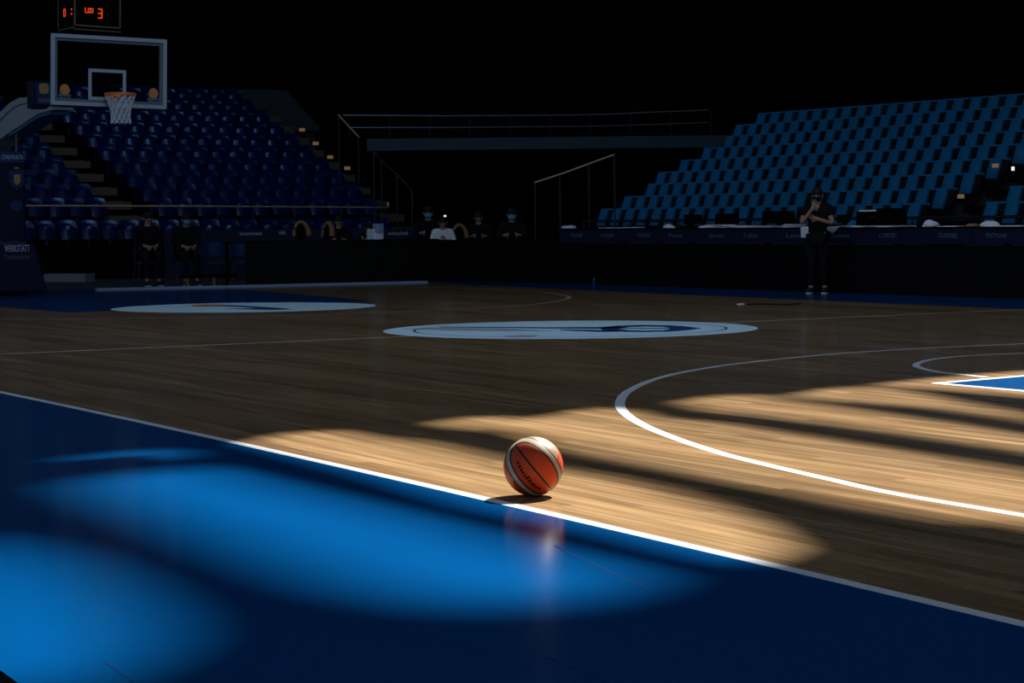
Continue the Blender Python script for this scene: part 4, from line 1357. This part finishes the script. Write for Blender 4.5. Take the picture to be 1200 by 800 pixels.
stand = dict(pelvis=(0, 0.02, 0.90), waist=(0, 0.01, 1.04), chest=(0, 0.0, 1.25), neck=(0, 0.01, 1.42), head=(0, -0.02, 1.545),
             sh_l=(0.175, 0.0, 1.355), sh_r=(-0.175, 0.0, 1.355), el_l=(0.245, -0.06, 1.10), wr_l=(0.05, -0.20, 1.17), hd_l=(-0.04, -0.22, 1.20),
             el_r=(-0.235, -0.09, 1.10), wr_r=(-0.06, -0.18, 1.33), hd_r=(-0.025, -0.155, 1.42),
             hip_l=(0.09, 0.02, 0.86), hip_r=(-0.09, 0.02, 0.86), kn_l=(0.10, 0.0, 0.47), kn_r=(-0.10, 0.0, 0.47),
             an_l=(0.11, 0.03, 0.08), an_r=(-0.11, 0.03, 0.08), to_l=(0.13, -0.11, 0.035), to_r=(-0.13, -0.11, 0.035))
sp0 = onplane(958, 274, (0, 1, 0), 8.72)
face_cam = math.atan2(CAM[1] - sp0[1], CAM[0] - sp0[0]) + PI / 2
ptop = CAM[2] + (onplane(958, 217.5, (0, 1, 0), 8.72)[2] - CAM[2])
person('standing person in dark clothes and black mask, hand raised to the chin', (sp0[0], 8.72, 0.0), face_cam - 0.15, stand, mask='mask_black', scale=ptop / 1.70)


def sit(lean=0.0, arms='table', hl=None):
    z0 = 0.51
    j = dict(pelvis=(0, 0.05, z0 + 0.08), waist=(0, 0.04 - lean * .3, z0 + 0.24), chest=(0, 0.02 - lean, z0 + 0.44), neck=(0, 0.0 - lean * 1.3, z0 + 0.60), head=(0, -0.03 - lean * 1.6, z0 + 0.725),
             sh_l=(0.18, 0.02 - lean, z0 + 0.53), sh_r=(-0.18, 0.02 - lean, z0 + 0.53), el_l=(0.25, -0.10 - lean, z0 + 0.31), el_r=(-0.25, -0.10 - lean, z0 + 0.31),
             wr_l=(0.12, -0.32 - lean, z0 + 0.36), wr_r=(-0.12, -0.32 - lean, z0 + 0.36), hd_l=(0.06, -0.42 - lean, z0 + 0.37), hd_r=(-0.06, -0.42 - lean, z0 + 0.37),
             hip_l=(0.09, 0.02, z0 + 0.07), hip_r=(-0.09, 0.02, z0 + 0.07), kn_l=(0.11, -0.40, z0 + 0.06), kn_r=(-0.11, -0.40, z0 + 0.06),
             an_l=(0.11, -0.38, 0.08), an_r=(-0.11, -0.38, 0.08), to_l=(0.12, -0.52, 0.035), to_r=(-0.12, -0.52, 0.035))
    if arms == 'lap':
        for s_, sg in (('l', 1), ('r', -1)):
            j['el_' + s_] = (sg * 0.25, -0.02 - lean, z0 + 0.30); j['wr_' + s_] = (sg * 0.10, -0.24 - lean, z0 + 0.22); j['hd_' + s_] = (sg * 0.03, -0.32 - lean, z0 + 0.20)
    return j


def chair(label, loc, rz, shell='navy_bright', legs='rail_dark', group=None, name='chair'):
    """faces -y"""
    t_ = thing(name, label, 'chair', loc, rz, group)
    MB().rbox((0, 0.0, 0.435), (0.44, 0.42, 0.04), 0.05, 4).build('seat', M[shell], t_)
    bk_ = MB(); pr = []
    for k in range(9):
        a = math.radians(-62 + 124 * k / 8); pr.append((0.24 * math.sin(a), 0.04 + 0.20 * math.cos(a)))
    n_ = len(pr); inn = [(x_ * 0.9, y_ - 0.015) for x_, y_ in pr]
    bk_.prism(pr + inn[::-1], 0.56, 0.82); bk_.build('backrest', M[shell], t_)
    for sx_ in (-1, 1):
        for sy_ in (-1, 1):
            MB().tube([(sx_ * 0.19, sy_ * 0.17, 0.42), (sx_ * 0.215, sy_ * 0.20, 0.0)], 0.012, 8).build('leg', M[legs], t_)
        MB().tube([(sx_ * 0.19, 0.18, 0.42), (sx_ * 0.2, 0.185, 0.60)], 0.012, 8).build('back_post', M[legs], t_)
    return t_


AZ = -0.045                                                       # level of the arena floor


def behind(x, depth):
    P_ = at(x, 274, depth); return P_


def seat_person(label, x, depth, head_y, chair_label, chair_mat='black', rz_off=0.0, group=None, arms='table', chair_on=True, legs='rail_dark', **kw):
    P_ = behind(x, depth)
    rz = math.atan2(CAM[1] - P_.y, CAM[0] - P_.x) + PI / 2 + rz_off
    hz = at(x, head_y, depth).z
    sc_k = max(0.86, min(1.1, (hz - AZ) / 1.185))
    f_ = Matrix.Rotation(rz, 3, 'Z') @ Vector((0, 1, 0))
    c_ = None
    if chair_on:
        c_ = chair(chair_label, (P_.x, P_.y, AZ), rz, chair_mat, legs, group=group)
        c_.scale = (sc_k,) * 3
    return person(label, (P_.x - f_.x * 0.03, P_.y - f_.y * 0.03, AZ + 0.0), rz, sit(arms=arms, lean=kw.pop('lean', 0.03)), seated=True, scale=sc_k, **kw)


seat_person('seated person in a white shirt behind the scorers tables', 519, 44.3, 264.0, 'black chair under the person in the white shirt', shirt='white_shirt', lean=0.06, arms='lap')
seat_person('seated person in dark top and blue mask left of the white shirt', 502, 45.6, 252.5, 'black chair under the masked person left of the white shirt', mask='mask_blue')
seat_person('dark-clad person sitting in the tunnel mouth without a mask', 561, 46.6, 258.0, 'black chair in the tunnel mouth under the dark-clad person')
seat_person('seated person in dark top and blue mask in front of the tunnel', 600, 42.5, 254.5, 'black chair under the masked person in front of the tunnel', mask='mask_blue')
seat_person('dark-clad person sitting at the scorers tables right of the tan chairs', 397, 44.6, 262.5, 'black chair right of the two tan chairs')
seat_person('dark-clad person bent low beside the pale blue bag', 432, 43.5, 270.0, 'black chair beside the pale blue bag', lean=0.16)
seat_person('dark-clad person in blue mask on the bench chairs left of the scorers tables', 217, 43.0, 260.5, 'navy bench chair under the person in the blue mask', 'navy_bright', 0.25, 'navy bench chairs', 'lap', mask='mask_blue', legs='rail_gray')
seat_person('dark-clad bare-faced person on the bench chairs nearest the hoop', 172, 43.0, 259.5, 'navy bench chair under the bare-faced person nearest the hoop', 'navy_bright', 0.25, 'navy bench chairs', 'lap', legs='rail_gray')
for x_, lb in ((251, 'empty navy bench chair right of the person in the blue mask'), (283, 'empty navy bench chair next to the scorers tables')):
    P_ = behind(x_, 43.0); rz = math.atan2(CAM[1] - P_.y, CAM[0] - P_.x) + PI / 2 + 0.25
    chair(lb, (P_.x, P_.y, AZ), rz, 'navy_bright', 'rail_gray', 'navy bench chairs')
def arch_chair(label, x, depth, top_y, rz_off, wpx):
    P_ = behind(x, depth); rz = math.atan2(CAM[1] - P_.y, CAM[0] - P_.x) + PI / 2 + rz_off
    t_ = thing('chair', label, 'chair', (P_.x, P_.y, AZ), rz)
    ht = at(x, top_y, depth).z - AZ; w_ = wpx / FPX * depth / 2
    MB().rbox((0, -0.02, 0.50), (2 * w_, 0.40, 0.05), 0.05, 4).build('seat', M['black'], t_)
    ar = MB(); n_ = 14
    ar.tube([(w_ * math.cos(PI * k / n_), 0.19 + 0.04 * math.sin(PI * k / n_), ht - 0.30 + 0.26 * math.sin(PI * k / n_)) for k in range(n_ + 1)], [0.028 + 0.03 * (1 - k / n_) for k in range(n_ + 1)], 8)
    ar.build('backrest', M['tan'], t_)
    ip = MB(); ip.ellipsoid((0, 0.20, ht - 0.24), (w_ * 0.72, 0.03, 0.18), 16, 10); ip.build('back_cushion', M['black'], t_, smooth=True)
    for sx_ in (-1, 1):
        MB().tube([(sx_ * w_ * 0.9, -0.19, 0.50), (sx_ * w_, -0.2, 0.0)], 0.013, 8).build('leg', M['rail_dark'], t_)
        MB().tube([(sx_ * w_, 0.19, ht - 0.30), (sx_ * w_, 0.2, 0.0)], 0.015, 8).build('leg', M['rail_dark'], t_)
    return t_


arch_chair('tan arch-backed chair behind the scorers tables, left one of two', 356, 42.8, 258.0, 0.25, 18)
arch_chair('tan arch-backed chair behind the scorers tables, right one of two', 376, 43.6, 259.0, -0.7, 15)
arch_chair('tan arch-backed chair beside the person in the white shirt', 542, 45.2, 261.5, 0.3, 17)

# bag, lamp and low bench
P_ = at(440, 283, 42.2)
bg = thing('sports_bag', 'pale blue sports bag standing on the scorers table', 'bag', (P_.x, P_.y, 0.80))
bgm = MB(); bgm.rbox((0, 0, 0.10), (0.34, 0.22, 0.20), 0.06, 4); bgm.build('body', M['towel'], bg, bevel=0.02)
bgm = MB(); bgm.rbox((0.12, 0, 0.22), (0.18, 0.18, 0.16), 0.05, 4); bgm.build('pocket', M['edge_pale'], bg)
bgm = MB(); bgm.tube([(-0.12, 0, 0.20), (-0.08, 0, 0.28), (0.04, 0, 0.28), (0.08, 0, 0.2)], 0.012, 8); bgm.build('handle', M['navy_bright'], bg)
P_ = at(521.5, 253, 47.0)
lp = thing('desk_lamp', 'tiny glowing lamp on a thin stand above the white shirt', 'lamp', (P_.x, P_.y, AZ))
MB().tube([(0, 0, 0.0), (0, 0, P_.z - AZ - 0.02)], 0.012, 8).build('stand', M['black'], lp)
MB().rbox((0, 0, 0.012), (0.2, 0.2, 0.024), 0.08, 5).build('base', M['black'], lp)
MB().ellipsoid((0, 0, P_.z - AZ), (0.03, 0.03, 0.022), 14, 10).build('bulb', M['lamp'], lp, smooth=True)

bn0, bn1 = gnd(214, 334.5), gnd(274, 333.5)
bv = Vector(bn1 - bn0); mdl = (Vector(bn0) + Vector(bn1)) / 2
bench = thing('low_bench', 'low dark bench with tan legs in front of the navy bench chairs', 'bench', (mdl.x, mdl.y, AZ), math.atan2(bv.y, bv.x))
MB().rbox((0, 0, 0.215), (bv.length + 0.1, 0.3, 0.05), 0.03, 3).build('seat', M['black'], bench)
for x_ in (217.5, 250.5, 270):
    q_ = Vector(gnd(x_, 334)) - mdl; u_ = q_.dot(bv.normalized())
    for sy_ in (-1, 1):
        MB().box((u_, sy_ * 0.11, 0.095), (0.05 if x_ == 250.5 else 0.03, 0.04, 0.19)).build('leg', M['tan'], bench)
a, b2_ = gnd(57, 330, AZ), gnd(106, 330, AZ)
sb_ = MB(); v_ = Vector(b2_ - a); mdl = (Vector(a) + Vector(b2_)) / 2
o_ = MB().rbox((0, 0, 0.085), (v_.length, 0.4, 0.17), 0.02, 3).build('step_box', mat('pale_step_box', (0.17, 0.21, 0.24), 0.7, 0.3, var=0.12, vscale=6), loc=(mdl.x, mdl.y, AZ))
o_.rotation_euler = (0, 0, math.atan2(v_.y, v_.x)); tag(o_, 'low pale gray step box on the floor right of the hoop base', 'box')

# cloths hanging over the front edge of the press tables beside the standing person


def hanging_cloth(x, y0, y1, w_, label, point=False):
    a = onplane(x, y0, (0, 1, 0), TY - 0.05); b2_ = onplane(x, y1, (0, 1, 0), TY - 0.05)
    top_ = TOPZ + 0.006; bot = b2_[2]
    mb = MB(); n_ = 8; rows_ = 8; vs_ = []
    for sgn in (0, 1):
        for j in range(rows_ + 1):
            t_ = j / rows_
            for k in range(n_ + 1):
                s_ = k / n_ - 0.5
                tl = max(0.0, t_ - 0.18) / 0.82
                if t_ <= 0.18: y_ = TY + 0.25 - (0.285 * t_ / 0.18); z_ = top_
                else:
                    y_ = TY - 0.035 - 0.012 * math.sin(s_ * 14) * tl; z_ = top_ - (top_ - bot) * tl * ((1 - 0.75 * abs(2 * s_)) if point and tl > 0.4 else 1.0)
                vs_.append((s_ * w_, y_ - TY - (0.008 if sgn == 0 else 0), z_ - TOPZ + (0.008 if sgn == 0 else 0)))
    N_ = (n_ + 1) * (rows_ + 1); fs_ = []
    for j in range(rows_):
        for k in range(n_):
            q_ = j * (n_ + 1) + k
            fs_.append((q_, q_ + 1, q_ + n_ + 2, q_ + n_ + 1)); fs_.append((N_ + q_, N_ + q_ + n_ + 1, N_ + q_ + n_ + 2, N_ + q_ + 1))
    mb.add(vs_, fs_)
    o__ = mb.build('towel', M['towel'], loc=(a[0], TY, TOPZ), smooth=True)
    return tag(o__, label, 'towel')


hanging_cloth(942.5, 263, 278.5, 0.20, 'square white towel hanging over the table left of the standing person')
hanging_cloth(974.5, 258, 273.5, 0.28, 'pointed white towel hanging over the table right of the standing person', True)

# small things on the far floor
for x_, y_, w_, lb in ((728, 334.0, 0.22, 'small white towel lying on the far blue run-off'), (868, 356.8, 0.09, 'small pale cloth lying on the wood near the far sideline')):
    P_ = gnd(x_, y_)
    mb = MB(); mb.ellipsoid((0, 0, 0), (w_ / 2, 0.06, w_ * 0.16), 16, 8)
    mb.v = [(v[0] * (1 + .3 * noise.noise(Vector(v) * 14)), v[1], max(0.0, v[2])) for v in mb.v]
    tag(mb.build('towel', M['towel'], loc=(P_[0], P_[1], 0.002), smooth=True), lb, 'towel')
P_ = gnd(696, 336.5)  # added bottle shape in place of a thin streak of reflection
bt = thing('reflection_streak', 'small blue bottle-shaped stand-in for a reflected streak on the far blue run-off', 'reflection', (P_[0], P_[1], 0.001))
MB().tube([(0, 0, 0), (0, 0, 0.10), (0, 0, 0.12), (0, 0, 0.13)], [0.028, 0.028, 0.020, 0.013], 12).build('body', M['paint_blue'], bt)
MB().tube([(0, 0, 0.13), (0, 0, 0.145)], 0.014, 10).build('cap', M['edge_pale'], bt)
cbp = [gnd(*a) for a in ((875, 357.2), (895, 356.6), (918, 357.6), (940, 356.2))]
tag(MB().tube([(p_[0], p_[1], 0.008) for p_ in cbp], 0.008, 6).build('cable', M['black']), 'thin black cable lying on the wood near the far sideline', 'cable')

# ------------------------------------------------------------------ view
SC.view_settings.view_transform = 'Standard'
SC.view_settings.look = 'None'
SC.view_settings.exposure = 0.0
SC.view_settings.gamma = 1.0
SC.view_settings.use_curve_mapping = False
SC.cycles.use_denoising = True
SC.cycles.max_bounces = 8
